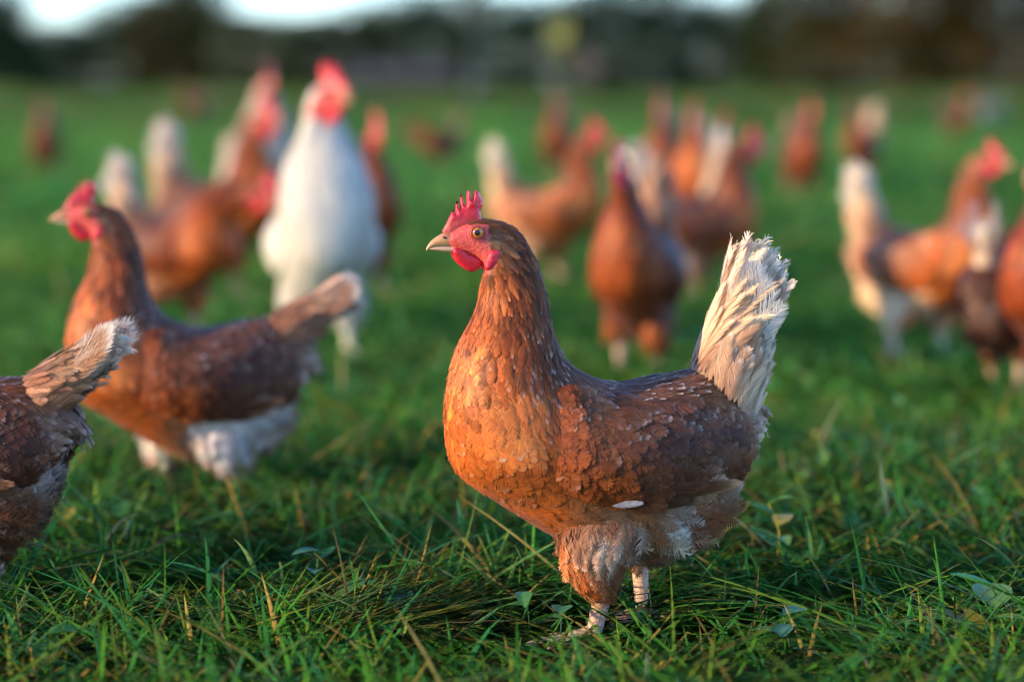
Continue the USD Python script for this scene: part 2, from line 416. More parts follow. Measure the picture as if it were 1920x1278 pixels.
class Loft:
    def __init__(self, rows, yc=None, pose=None, n=160, pw=1.0):
        rows = [(C2(*d), C2(*v), w) for d, v, w in rows]
        D = np.array([[r[0][0], 0, r[0][1]] for r in rows]); V = np.array([[r[1][0], 0, r[1][1]] for r in rows]); w = np.array([r[2] for r in rows])
        k = np.arange(len(rows))
        self.nk = len(rows) - 1
        self.u = np.linspace(0, self.nk, n)
        D, V, w = CubicSpline(k, D)(self.u), CubicSpline(k, V)(self.u), CubicSpline(k, w)(self.u)
        yc = np.zeros(n) if yc is None else np.interp(self.u, k, yc)
        self.C0 = (D + V) / 2 + np.c_[0 * yc, yc, 0 * yc]
        self.A0, self.B0 = (D - V) / 2, np.c_[0 * w, -w, 0 * w]                # +sin(theta) is the bird's left (-y)
        self.pw = pw
        if pose is None:
            self.C, self.A, self.B = self.C0, self.A0, self.B0
        else:
            self.C, self.A, self.B = self.C0.copy(), self.A0.copy(), self.B0.copy()
            for i, u in enumerate(self.u):
                T = pose(u)
                self.C[i] = T[:3, :3] @ self.C0[i] + T[:3, 3]
                self.A[i], self.B[i] = T[:3, :3] @ self.A0[i], T[:3, :3] @ self.B0[i]

    def P(self, u, th, rest=False, grow=0.0):
        C, A, B = (self.C0, self.A0, self.B0) if rest else (self.C, self.A, self.B)
        u, th = np.asarray(u, float), np.asarray(th, float)
        g = lambda X: np.stack([np.interp(u, self.u, X[:, k]) for k in range(3)], -1)
        c, s = np.cos(th), np.sin(th)
        s = np.sign(s) * np.abs(s) ** self.pw
        return g(C) + g(A) * c[..., None] + g(B) * s[..., None]

    def frame(self, u, th):
        """position, unit tangent towards larger u, outward normal"""
        e = 1e-2
        p = self.P(u, th)
        du = self.P(np.clip(u + 0.25, 0, self.nk), th) - self.P(np.clip(u - 0.25, 0, self.nk), th)
        dt = self.P(u, th + e) - self.P(u, th - e)
        n = np.cross(dt, du)
        c = self.P(u, th + np.pi)
        n *= np.sign((n * (p - c)).sum(-1, keepdims=True) + 1e-12)
        n /= np.linalg.norm(n, axis=-1, keepdims=True) + 1e-12
        t = du / (np.linalg.norm(du, axis=-1, keepdims=True) + 1e-12)
        t = t - n * (t * n).sum(-1, keepdims=True)
        return p, t / (np.linalg.norm(t, axis=-1, keepdims=True) + 1e-12), n

    def mesh(self, nu=70, nt=36, shrink=0.0, u0=0, u1=None):
        us = np.linspace(u0, self.nk if u1 is None else u1, nu)
        U, T = np.meshgrid(us, np.arange(nt) / nt * 2 * np.pi, indexing="ij")
        P = self.P(U, T)
        if shrink:
            _, _, n = self.frame(U, T)
            P = P - n * shrink
        v = np.vstack([P.reshape(-1, 3), P[0].mean(0), P[-1].mean(0)])
        i, j = np.meshgrid(np.arange(nu - 1), np.arange(nt), indexing="ij")
        a, b, c, d = i * nt + j, i * nt + (j + 1) % nt, (i + 1) * nt + (j + 1) % nt, (i + 1) * nt + j
        f = np.vstack([np.stack([a, b, c], -1).reshape(-1, 3), np.stack([a, c, d], -1).reshape(-1, 3)])
        jj = np.arange(nt)
        f = np.vstack([f, np.c_[(jj + 1) % nt, jj, np.full(nt, nu * nt)], np.c_[(nu - 1) * nt + jj, (nu - 1) * nt + (jj + 1) % nt, np.full(nt, nu * nt + 1)]])
        m = trimesh.Trimesh(v, f, process=False)
        if m.volume < 0:
            m.invert()
        return m

    def samples(self, rng, spacing, u0, u1, dens=1.0, keep=None):
        """Even random (u, theta) points; spacing(u, th, rest position) in metres."""
        g = 5
        us, ts = np.linspace(u0, u1, 150), np.linspace(0, 2 * np.pi, 90)
        U, T = np.meshgrid((us[1:] + us[:-1]) / 2, (ts[1:] + ts[:-1]) / 2, indexing="ij")
        e1 = self.P(U + (us[1] - us[0]) / 2, T, True) - self.P(U - (us[1] - us[0]) / 2, T, True)
        e2 = self.P(U, T + (ts[1] - ts[0]) / 2, True) - self.P(U, T - (ts[1] - ts[0]) / 2, True)
        area = np.linalg.norm(np.cross(e1, e2), axis=-1)
        sp = spacing(U, T, self.P(U, T, True))
        lam = area / sp ** 2 * g * dens
        if keep is not None:
            lam = lam * keep(U, T, self.P(U, T, True))
        cnt = rng.poisson(lam)
        uu, tt = np.repeat(U.ravel(), cnt.ravel()), np.repeat(T.ravel(), cnt.ravel())
        uu = uu + rng.uniform(-.5, .5, len(uu)) * (us[1] - us[0]); tt = tt + rng.uniform(-.5, .5, len(tt)) * (ts[1] - ts[0])
        p = self.P(uu, tt, True); s = spacing(uu, tt, p) / math.sqrt(dens)
        order = rng.permutation(len(uu)); uu, tt, p, s = uu[order], tt[order], p[order], s[order]
        tree = cKDTree(p)
        ok = np.ones(len(uu), bool)
        for i, nb in enumerate(tree.query_ball_point(p, s * 0.72)):
            if ok[i]:
                for j in nb:
                    if j > i:
                        ok[j] = False
        return uu[ok], tt[ok]


def unit(a):
    return a / (np.linalg.norm(a, axis=-1, keepdims=True) + 1e-12)


def smooth(x, a, b):
    t = np.clip((np.asarray(x, float) - a) / (b - a), 0, 1)
    return t * t * (3 - 2 * t)


def feathers(rng, R, T, N, L, W, c_root, c_mid, c_edge, nb=12, point=0.0, fluff=0.3, bend=-0.12, cup=0.25, curl=None):
    """Feathers made of barbs: on each side of the shaft nb strips sweep out to the vane's outline and end in points. Arrays over feathers."""
    n = len(R)
    if n == 0:
        return np.zeros((0, 3)), np.zeros((0, 3), int), np.zeros((0, 3)), np.zeros((0, 3))
    T, N = unit(T), unit(N)
    Sd = np.cross(N, T)
    full = lambda x: np.broadcast_to(np.asarray(x, float), (n,))
    L, W, point, fluff, bend, cup = map(full, (L, W, point, fluff, bend, cup))
    curl = full(0.0 if curl is None else curl)
    ti = np.linspace(0.02, 0.93, nb)[None, :, None] + rng.normal(0, 0.10 / nb, (n, nb, 2))
    side = np.array([-1.0, 1.0])[None, None]
    reach = (0.24 + 0.14 * (1 - ti)) * (1 + rng.normal(0, 0.05, ti.shape)) + fluff[:, None, None] * rng.normal(0.02, 0.06, ti.shape)
    a_tip = np.minimum(ti + reach * np.sqrt(np.clip(1.0 - ti, 0, 1)) * 1.1 + fluff[:, None, None] * rng.normal(0, .03, ti.shape), 1.06)
    env_r = np.clip(a_tip / 0.3, 0, 1) ** 0.6 * np.sqrt(np.clip(1 - np.clip((a_tip - 0.45) / 0.56, 0, 1) ** 2.4, 0.01, 1))
    env_p = np.clip(a_tip / 0.25, 0, 1) ** 0.6 * np.clip(1.04 - a_tip, 0, 1) ** 0.75 * 1.45
    env = env_r * (1 - point[:, None, None]) + env_p * point[:, None, None]
    w_tip = W[:, None, None] * env * (1 + rng.normal(0, 0.03, ti.shape) + fluff[:, None, None] * rng.normal(0, 0.22, ti.shape)) * side
    dlt = 0.95 / nb
    # six points per barb: two at the shaft, two part way, two at the tip
    thin = (1 - 0.5 * fluff)[:, None, None]
    km = (0.78 - 0.2 * fluff)[:, None, None]
    mid_a = ti + (a_tip - ti) * km ** 1.35
    tipw = dlt * np.clip(1 - 1.5 * fluff, 0.02, 1)[:, None, None]
    al = np.stack([ti - 0.52 * dlt, ti + 0.62 * dlt, mid_a - dlt * 0.54 * thin, mid_a + dlt * 0.62 * thin, a_tip - tipw * .55, a_tip + tipw * .3], -1)
    la = np.stack([0 * w_tip, 0 * w_tip, w_tip * km, w_tip * km * .97, w_tip, w_tip * .98], -1)
    up = rng.normal(0, 0.0002, ti.shape)[..., None] * np.array([0.3, 0.3, 1, 1, 1.6, 1.6]) + fluff[:, None, None, None] * rng.normal(0, 0.0012, ti.shape)[..., None] * np.array([0, 0, .5, .5, 1.6, 1.6])
    lw = la / W[:, None, None, None]
    nz = bend[:, None, None, None] * L[:, None, None, None] * al ** 2 - cup[:, None, None, None] * W[:, None, None, None] * lw ** 2 + up
    sw = curl[:, None, None, None] * L[:, None, None, None] * al ** 2
    e = lambda x: x[:, None, None, None, :]
    v = e(R) + e(T) * (L[:, None, None, None] * al)[..., None] + e(Sd) * (la + sw)[..., None] + e(N) * nz[..., None]
    jit = (rng.normal(0, 0.07, ti.shape) + fluff[:, None, None] * rng.normal(0, .1, ti.shape))[..., None]
    nn = e(N) + e(Sd) * (2 * cup[:, None, None, None] * lw + jit)[..., None] - e(T) * (2 * bend[:, None, None, None] * al + jit * 0.5)[..., None]
    nn = unit(nn)
    k = smooth(al, 0.15, 0.6)[..., None]
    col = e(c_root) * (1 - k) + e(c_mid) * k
    ed = np.clip(np.maximum(smooth(al, 0.80, 1.0), 0.8 * np.abs(lw) ** 3 * smooth(al, 0.35, 0.8)), 0, 1)[..., None]
    col = col * (1 - ed) + e(c_edge) * ed
    tone = 1 + rng.normal(0, 0.085, ti.shape)[..., None, None] + 0.16 * (1 - np.abs(lw))[..., None] - 0.08
    col = col * np.clip(tone, 0.5, 1.6)
    m = n * nb * 2
    b = (np.arange(m) * 6)[:, None]
    flip = np.tile([False, True], n * nb)[:, None]
    t0, t1, t2, t3 = np.array([0, 2, 1]), np.array([1, 2, 3]), np.array([2, 4, 3]), np.array([3, 4, 5])
    f = np.stack([np.where(flip, t[::-1], t) + b for t in (t0, t1, t2, t3)], 1).reshape(-1, 3)
    return v.reshape(-1, 3), f, nn.reshape(-1, 3), col.reshape(-1, 3)


# colours (linear albedo)
DARK = np.array([.070, .021, .008]); RUST = np.array([.265, .058, .010]); ORANGE = np.array([.42, .092, .010]); LORANGE = np.array([.54, .160, .034])
BROWN = np.array([.170, .054, .016]); TAN = np.array([.33, .165, .080]); CREAM = np.array([.68, .46, .28]); WHITE = np.array([.68, .60, .50]); PALE = np.array([.57, .43, .34])

# (side-view pixel) -> colour of the vane, colour of its edge, share of feathers with a pale edge
ANCHOR_BODY = [
    (905, 400, BROWN, RUST, .1), (930, 415, RUST * .7, RUST, .05), (930, 455, BROWN * .9, RUST * .8, 0), (913, 437, TAN * .9, CREAM * .6, 0), (965, 430, RUST * .7, RUST, .1), (915, 480, ORANGE * .8, RUST, 0),
    (905, 530, ORANGE * .9, ORANGE, .0), (985, 480, BROWN * 1.1, RUST, .2), (950, 520, RUST, ORANGE, .05), (1005, 540, BROWN, RUST, .3),
    (900, 590, ORANGE, ORANGE * 1.1, .05), (955, 590, RUST * 1.2, ORANGE, .2), (1015, 600, BROWN * 1.1, PALE * .8, .5), (855, 650, LORANGE, LORANGE * 1.15, .02),
    (920, 660, ORANGE, LORANGE, .08), (975, 640, RUST * 1.1, PALE, .3), (1030, 650, BROWN, PALE * 1.15, .8), (1045, 675, BROWN, PALE * 1.2, .8), (930, 720, LORANGE, LORANGE * 1.1, .03),
    (935, 770, LORANGE * 1.05, CREAM * .8, .1), (845, 750, ORANGE * 1.1, LORANGE, .1), (840, 830, ORANGE, LORANGE, .05), (890, 870, ORANGE * .9, LORANGE, .1), (940, 850, RUST * 1.2, ORANGE, .05),
    (990, 760, RUST * .85, RUST, .05), (990, 850, RUST * .8, RUST * 1.1, .05), (970, 930, ORANGE, LORANGE, .1), (1010, 980, ORANGE, LORANGE * 1.1, .3),
    (1090, 700, BROWN * .9, PALE * 1.1, .8), (1160, 715, BROWN * .8, PALE * .95, .7), (1240, 710, BROWN * .8, PALE * .7, .55), (1310, 710, BROWN * 1.4, TAN * 1.2, .6), (1350, 700, TAN * .8, LORANGE, .4),
    (1370, 740, TAN * .8, CREAM * .8, .5), (1400, 760, TAN, CREAM, .6), (1420, 790, CREAM, WHITE, .7), (1390, 850, BROWN * 1.3, CREAM * .8, .5),
    (1050, 940, BROWN * 1.3, TAN, .1), (1130, 940, BROWN * 1.3, TAN, .15), (1230, 920, TAN * .9, PALE, .4), (1320, 920, TAN * .9, PALE, .4), (1365, 940, WHITE, WHITE, .5), (1380, 915, WHITE, WHITE, .5), (1350, 985, CREAM, WHITE, .5),
    (1130, 975, CREAM * .95, WHITE, .3), (1112, 1000, CREAM * .8, CREAM, .3), (1215, 965, WHITE * .95, WHITE, .3), (1203, 995, CREAM, WHITE, .2), (1080, 985, TAN, CREAM, .2), (1170, 1005, BROWN * 1.3, TAN, .1), (1168, 960, BROWN * 1.3, TAN, .1), (1180, 1040, BROWN * 1.7, TAN * .8, .05), (1230, 1030, BROWN * 1.8, TAN * .8, .05), (1260, 955, BROWN * 1.6, TAN, .15), (1300, 955, BROWN * 1.5, TAN, .15),
    (1280, 980, BROWN * 1.4, TAN, .1), (1250, 1035, BROWN * 1.8, TAN, .1), (1320, 1010, TAN * .8, PALE, .2), (1045, 1015, LORANGE, CREAM, .3), (1040, 990, LORANGE, CREAM, .2),
    (1070, 1045, RUST * 1.3, ORANGE, .1), (1075, 1075, RUST * 1.3, ORANGE, .0), (1100, 1095, RUST * 1.1, ORANGE * .8, .0), (1140, 1065, BROWN * 1.5, RUST, .0), (1150, 1105, RUST * .8, RUST, .0), (1120, 1125, RUST * .9, RUST, 0), (1125, 1035, BROWN * 1.7, TAN * .8, .1)]
ANCHOR_WING = [
    (1000, 720, RUST * .9, RUST, .05), (1000, 800, RUST * .8, RUST, .05), (1050, 720, BROWN, PALE * .8, .3), (1060, 780, BROWN * .9, RUST * .8, .1), (1060, 860, RUST * .7, RUST, .05),
    (1130, 740, BROWN * .8, PALE * .8, .5), (1150, 800, DARK * 1.2, BROWN * 1.1, .02), (1120, 860, DARK * 1.4, BROWN * 1.0, .03), (1220, 750, DARK * 1.5, PALE * .5, .22), (1230, 820, DARK * 1.2, BROWN * 1.0, .02),
    (1210, 880, DARK, BROWN, .05), (1300, 740, BROWN, TAN * 1.1, .4), (1310, 810, DARK * 1.6, BROWN * 1.2, .02), (1300, 880, DARK * 1.5, BROWN * 1.1, .02), (1370, 800, BROWN, TAN, .2), (1360, 870, BROWN, TAN, .3), (1250, 905, TAN, PALE, .5)]
ANCHOR_TAIL = [
    (1300, 692, TAN, CREAM, .4), (1322, 650, CREAM * [1, .92, .8], CREAM, .4), (1370, 640, CREAM * [1, .9, .75], CREAM, .3), (1350, 690, TAN * 1.1, CREAM, .3), (1390, 580, CREAM, CREAM, .3), (1360, 550, CREAM * 1.05, CREAM, .5), (1400, 500, WHITE * [1, .95, .85], WHITE, .5),
    (1450, 540, WHITE, WHITE, .5), (1470, 590, WHITE, WHITE, .5), (1420, 620, CREAM * .95, WHITE, .4), (1400, 680, TAN * 1.4, CREAM, .4), (1440, 670, CREAM, WHITE, .5), (1430, 740, CREAM, WHITE, .6), (1380, 720, TAN * 1.2, CREAM * .9, .5), (1440, 780, CREAM, WHITE, .5)]
ANCHOR_TAIL_BROWN = [(x, y, (np.array([.29, .115, .05]) * (1 - k) + m * k), (TAN * (1 - k) + e * k), p) for x, y, m, e, p in ANCHOR_TAIL for k in [float(np.clip(((x - 1345) * .25 - (y - 690)) / 200 - .02, 0, .5) / .5)]]


def palette_white(c):
    g = np.array([.62, .555, .44])
    return g * (0.93 + 0.07 * np.clip(c.mean(-1, keepdims=True) / 0.5, 0, 1))


def shade_of(anchors, P, rng, tint, sig=.18):
    """Mid and edge colours for feathers at rest positions P."""
    px = np.c_[P[:, 0] * S + OX, OY - P[:, 2] * S]
    a = np.array([[q[0], q[1]] for q in anchors], float)
    d2 = ((px[:, None] - a[None]) ** 2).sum(-1) + rng.uniform(0, 500, (len(px), len(a)))
    w = 1 / (d2 + 150.0) ** 2.2
    w /= w.sum(1, keepdims=True)
    mid = w @ np.array([q[2] for q in anchors]); edge = w @ np.array([q[3] for q in anchors]); pr = w @ np.array([q[4] for q in anchors], float)
    pale = rng.random(len(px)) < pr
    edge = np.where(pale[:, None], edge * 0.72 + PALE * 0.28 * np.clip(edge.mean(-1, keepdims=True) / .3, .8, 1.25), mid * 0.68 + edge * 0.32)
    tone = np.exp(rng.normal(0, 1, (len(px), 1)) * np.reshape(sig, (-1, 1)))
    mid = mid * tone; edge = edge * (0.5 + 0.5 * tone)
    big = meshkit.fbm(np.c_[px / 38.0, P[:, 1] * 60], 3, 17)[:, None] - .5
    mid = mid * (1 + 1.1 * big); edge = edge * (1 + .8 * big)
    warm = rng.normal(0, 0.07, (len(px), 1))
    mid = mid * np.concatenate([1 + 0 * warm, 1 - warm, 1 - warm * 1.3], 1)
    mid, edge = tint(mid), tint(edge)
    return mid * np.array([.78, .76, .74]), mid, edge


def inflate(poly, tmax, dmax, spacing, wob=0.0, seed=0):
    """A soft flat lobe: outline (x, z) in metres -> closed mesh that is thickest away from its edge; lies in the xz plane."""
    pg = Polygon(poly).buffer(0)
    rng = np.random.default_rng(seed)
    bd = pg.exterior
    m = max(24, int(bd.length / (spacing * 0.8)))
    B = np.array([bd.interpolate(k / m, normalized=True).coords[0] for k in range(m)])
    x0, z0, x1, z1 = pg.bounds
    gx, gz = np.meshgrid(np.arange(x0, x1, spacing), np.arange(z0, z1, spacing))
    G = np.c_[gx.ravel(), gz.ravel()] + rng.uniform(-.25, .25, (gx.size, 2)) * spacing
    G = G[[pg.contains(Point(q)) and bd.distance(Point(q)) > spacing * 0.5 for q in G]] if len(G) else G
    Q = np.vstack([B, G])
    tri = Delaunay(Q).simplices
    cen = Q[tri].mean(1)
    tri = tri[[pg.contains(Point(q)) for q in cen]]
    a = Q[tri]
    ar = (a[:, 1, 0] - a[:, 0, 0]) * (a[:, 2, 1] - a[:, 0, 1]) - (a[:, 1, 1] - a[:, 0, 1]) * (a[:, 2, 0] - a[:, 0, 0])
    tri = np.where((ar < 0)[:, None], tri[:, ::-1], tri)
    d = np.array([bd.distance(Point(q)) for q in Q]); d[:m] = 0
    t = tmax * np.sqrt(np.clip(1 - (1 - np.clip(d / dmax, 0, 1)) ** 2, 0, 1))
    if wob:
        t = t * (1 + wob * (meshkit.noise(np.c_[Q * 160, np.zeros(len(Q))], seed) - .5))
    front = np.c_[Q[:, 0], -t, Q[:, 1]]
    back = np.c_[Q[:, 0], t, Q[:, 1]]
    nQ = len(Q)
    idx = np.arange(nQ) + nQ
    idx[:m] = np.arange(m)
    f = np.vstack([tri, idx[tri][:, ::-1]])
    v = np.vstack([front, back])
    mm = trimesh.Trimesh(v, f, process=False)
    mm.remove_unreferenced_vertices()
    return mm


def smooth_outline(pts, n=90):
    p = np.array(pts, float)
    return p if n is None else np.array(CubicSpline(np.arange(len(p) + 1), np.vstack([p, p[:1]]), bc_type="periodic")(np.linspace(0, len(p), n, endpoint=False)))


COMB_PX = [(823, 414), (832, 399), (840, 383), (844, 376), (848, 388), (849, 364), (853, 362), (857, 380), (858, 352), (862, 352), (867, 374), (870, 346), (875, 343), (879, 364), (883, 344), (893, 347), (900, 360), (900, 370), (895, 380), (897, 391), (905, 398), (890, 405), (872, 411), (850, 418), (832, 424)]
WATTLE_PX = [(843, 450), (842, 462), (848, 475), (860, 487), (876, 496), (888, 493), (896, 484), (896, 474), (886, 467), (872, 462), (858, 453)]
LOBE_PX = [(913, 453), (906, 458), (900, 472), (898, 486), (902, 492), (910, 491), (919, 483), (928, 473), (931, 462), (926, 453)]


def rot(axis, ang):
    T = np.eye(4); c, s = math.cos(ang), math.sin(ang)
    i, j = {"x": (1, 2), "y": (2, 0), "z": (0, 1)}[axis]
    T[i, i] = c; T[i, j] = -s; T[j, i] = s; T[j, j] = c
    return T


def about(p, T):
    A, B = np.eye(4), np.eye(4)
    A[:3, 3] = p; B[:3, 3] = -np.asarray(p)
    return A @ T @ B


def apply(T, v):
    return v @ T[:3, :3].T + T[:3, 3]


def limb(rs):
    """Union of hulls of spheres along a chain of (x, y, z, r)."""
    out = []
    for a, b in zip(rs[:-1], rs[1:]):
        sp = [m3.Manifold.sphere(r, 16).translate((x, y, z)) for x, y, z, r in (a, b)]
        out.append(m3.Manifold.batch_hull(sp))
    return out


def to_manifold(m):
    return m3.Manifold(m3.Mesh(np.asarray(m.vertices, np.float32), np.asarray(m.faces, np.uint32)))


def bird(name, label, cat, group, loc, yaw, scale=1.0, detail=1.0, seed=0, neck_pitch=0, neck_yaw=0, head_pitch=0, head_yaw=0, neck_long=0.0,
         tail_pitch=0, tail_scale=1.0, tint=None, body_tint=None, extra=(), wing_gain=1.0, neck_fat=1.0, tail_anchors=None, comb_scale=1.0, comb_col=(.50, .010, .018), legs=None, leg_col=(.50, .29, .19), fat=1.0, close=False, roll=0.0):
    rng = np.random.default_rng(seed)
    tint = tint or (lambda c: c)
    if detail < .48 and comb_scale == 1.0:
        comb_scale = 1.5
    tail_anchors = tail_anchors or ANCHOR_TAIL
    body_anchors = [q for q in ANCHOR_BODY if all((q[0] - e[0]) ** 2 + (q[1] - e[1]) ** 2 > 60 ** 2 for e in extra)] + list(extra)
    root = xform(name, loc, yaw, scale, label, cat, group)
    # ---- pose
    pn = np.array([*C2(1000, 690)]); pn = np.array([pn[0], 0, pn[1]])
    ph = C2(915, 470); ph = np.array([ph[0], 0, ph[1]])

    def pose(u):
        w1, w2 = 1 - smooth(u, 6.0, 13.5), 1 - smooth(u, 3.0, 6.5)
        Th = about(ph, rot("z", math.radians(head_yaw) * w2) @ rot("y", math.radians(head_pitch) * w2))
        Tn = about(pn, rot("z", math.radians(neck_yaw) * w1) @ rot("y", math.radians(neck_pitch) * w1))
        up = np.eye(4); up[2, 3] = neck_long * w1
        return up @ Tn @ Th
    rows = [(d, v, w * (fat if i > 8 else 1 + (fat - 1) * max(0, i - 4) / 4) * (1 + (neck_fat - 1) * float(np.interp(i, [4, 6, 9, 11, 13], [0, .8, 1, .6, 0])))) for i, (d, v, w) in enumerate(BODY)]
    B = Loft(rows, pose=pose, pw=0.92)
    H = pose(0.0)
    pt = C2(1345, 720); pt = np.array([pt[0], 0, pt[1]])
    Ttail = about(pt, rot("y", math.radians(tail_pitch)))
    Sc = np.eye(4); Sc[:3, :3] *= tail_scale
    Ttail = Ttail @ about(pt, Sc)
    TL = Loft([(d, v, w * fat) for d, v, w in TAIL], pose=lambda u: Ttail, n=80, pw=1.0)
    lg = legs or [(1112, 1126, 1082, 1208, -.040), (1224, 1046, 1238, 1196, .045)]
    thighs = []
    for hx, hy, fx, fy, y in lg:
        s_ = np.sign(y)
        k = (hx - 1127)
        thighs.append(Loft([((1095 + k * .6, 900), (1240 + k * .6, 900), .028), ((1044 + k * .8, 985), (1215 + k * .8, 990), .032), ((1054 + k, 1045), (1178 + k, 1050), .029),
                            ((1070 + k, hy - 48), (1168 + k, hy - 46), .024), ((1090 + k, hy - 20), (1154 + k, hy - 22), .015), ((1106 + k, hy - 4), (1144 + k, hy - 8), .009)],
                           yc=[s_ * .030, s_ * .039, y * 1.0, y, y, y], n=60))
    # ---- the body itself, one continuous mesh: trunk, neck, head, thighs, shanks and feet
    solids = [to_manifold(B.mesh(64, 32, 0.004))]
    for (hx, hy, fx, fy, y), T in zip(lg, thighs):
        solids.append(to_manifold(T.mesh(20, 20, 0.003)))
        h, f = C2(hx, hy), C2(fx, fy)
        top, mid_, foot = (h[0], y, h[1] + .012, .0095), ((h[0] + f[0]) / 2, y, (h[1] + f[1]) / 2, .0078), (f[0], y, max(f[1], 0.010), .0088)
        solids += limb([top, mid_, foot])
        for a, l in ((-0.5, .048), (0.0, .058), (0.5, .048), (2.75, .026)):
            da = np.array([-math.cos(a), -math.sin(a)])
            z0 = foot[2]
            pts = [(f[0], y, z0, .0080), (f[0] + da[0] * l * .4, y + da[1] * l * .4, z0 * .55 + .002, .0054), (f[0] + da[0] * l * .75, y + da[1] * l * .75, .0055, .0048), (f[0] + da[0] * l, y + da[1] * l, .0035, .0034)]
            solids += limb(pts)
    try:
        man = m3.Manifold.batch_boolean(solids, m3.OpType.Add)
        mm = man.to_mesh()
        bv, bf = np.array(mm.vert_properties[:, :3], float), np.array(mm.tri_verts)
        if len(bf) < 500:
            raise ValueError
    except Exception:
        ms = [s.to_mesh() for s in solids]
        t = trimesh.util.concatenate([trimesh.Trimesh(q.vert_properties[:, :3], q.tri_verts, process=False) for q in ms])
        bv, bf = np.array(t.vertices), np.array(t.faces)
    U, T_ = np.meshgrid(np.linspace(0, B.nk, 120), np.linspace(0, 2 * np.pi, 40), indexing="ij")
    sp, sr = B.P(U, T_).reshape(-1, 3), B.P(U, T_, True).reshape(-1, 3)
    near_d, near_i = cKDTree(sp).query(bv)
    _, under, _ = shade_of(body_anchors, sr[near_i], rng, tint)
    under = under * 0.75
    rx, ry = sr[near_i][:, 0] * S + OX, OY - sr[near_i][:, 2] * S
    face = (rx < 912 + 8 * np.sin(ry * 0.2)) & (ry < 500) & (ry > 398)
    SK = np.array([.50, .060, .042])
    fc = SK * (1 + 0.25 * (meshkit.noise(sr[near_i] * 260, 3)[:, None] - .5))
    fc[:, 1:] *= (1 + 0.5 * smooth(ry, 425, 400) * 0)[:, None] if False else 1.0
    col = np.where(face[:, None], fc, under)
    shank = (bv[:, 2] < C2(0, 1126)[1]) & (near_d > 0.004) | (bv[:, 2] < .034)
    for hx, hy, fx, fy, y in lg:
        shank |= (np.abs(bv[:, 1] - y) < .012) & (bv[:, 2] < C2(0, hy)[1] + .004) & (np.abs(bv[:, 0] - C2(fx, 0)[0]) < .05) & (near_d > .006)
    col[shank] = np.array(leg_col) * (1 + 0.3 * (meshkit.noise(bv[shank] * 220, 4)[:, None] - .5))
    put(root, "body", bv, bf, M["skin"], smooth_normals(bv, bf), col)
    # ---- head furniture
    def side_lobe(nm, px, y, splay, tmax, dmax, sp_, colr, sd, sc=1.0, hinge=None):
        o = smooth_outline([C2(*q) for q in px], 70)
        h = C2(*hinge)
        o = (o - h) * sc + h
        for s_ in (-1, 1):
            q = inflate(o, tmax, dmax, sp_, .4, sd + s_)
            v = np.array(q.vertices)
            v = apply(about([h[0], 0, h[1]], rot("x", -s_ * splay)), v)
            v[:, 1] += s_ * y
            v = apply(H, v)
            f = np.array(q.faces)
            c = np.array(colr) * (1 + 0.3 * (meshkit.noise(v * 180, sd)[:, None] - .5))
            put(root, nm, v, f, M["comb"], smooth_normals(v, f), c)
    if detail >= 0.35:
        side_lobe("wattle", WATTLE_PX, .007, .22, .0028, .006, .0022, comb_col, 5, comb_scale, (862, 452))
        side_lobe("earlobe", LOBE_PX, .0150, .18, .0030, .005, .0022, np.array(comb_col) * [1.05, 1.6, 1.7], 8, 1.0, (918, 455))
    else:
        side_lobe("wattle", WATTLE_PX, .008, .22, .003, .006, .004, comb_col, 5, comb_scale, (862, 452))
    c0 = C2(868, 408)
    o = (np.array([C2(*q) for q in COMB_PX]) - c0) * np.array([comb_scale ** .8, comb_scale ** .55 * 1.08]) + c0 - [0, .0026]
    if detail > .6:
        o = np.array(Polygon(o).buffer(.0004).buffer(-.0004).exterior.coords)[:-1]
    q = inflate(o, .0036, .0042, .0014 if detail > .6 else .0035, .5, 12)
    v = np.array(q.vertices); f = np.array(q.faces)
    v[:, 1] += 0.0018 * np.sin(v[:, 0] * 300) * smooth(v[:, 2], c0[1], c0[1] + .03)
    base = smooth(v[:, 2], c0[1] + .012, c0[1] - .004)[:, None]
    cc = np.array(comb_col) * (1 - base) + SK * .9 * base
    cc = cc * (1 + 0.35 * (meshkit.noise(v * 200, 9)[:, None] - .5))
    v = apply(H, v)
    put(root, "comb", v, f, M["comb"], smooth_normals(v, f), cc)
    up_rows = [((842, 422), (850, 447), .0060), ((829, 421), (838, 447), .0060), ((815, 428), (819, 446), .0046), ((804, 436), (806, 448), .0032), ((797, 444), (798, 452), .0018), ((793, 452), (794, 456), .0005)]
    lo_rows = [((846, 447), (848, 459), .0062), ((832, 447), (834, 458), .0055), ((816, 447), (817, 456), .0040), ((804, 449), (805, 454), .0022), ((799, 451), (799, 453), .0006)]
    for nm, rws, c1, c2 in (("upper_beak", up_rows, (.47, .22, .085), (.30, .085, .05)), ("lower_beak", lo_rows, (.42, .26, .15), (.30, .19, .12))):
        q = Loft(rws, n=40, pose=lambda u: H).mesh(26, 18)
        v, f = np.array(q.vertices), np.array(q.faces)
        vr = apply(np.linalg.inv(H), v)
        ppx = vr[:, 0] * S + OX; ppy = OY - vr[:, 2] * S
        k = (smooth(ppx, 806, 836) * smooth(ppy, 440, 424))[:, None]
        c = np.array(c1) * (1 - k) + np.array(c2) * k
        c = c * (1 + .25 * (meshkit.noise(vr * 300, 2)[:, None] - .5))
        put(root, nm, v, f, M["beak"], smooth_normals(v, f), c)
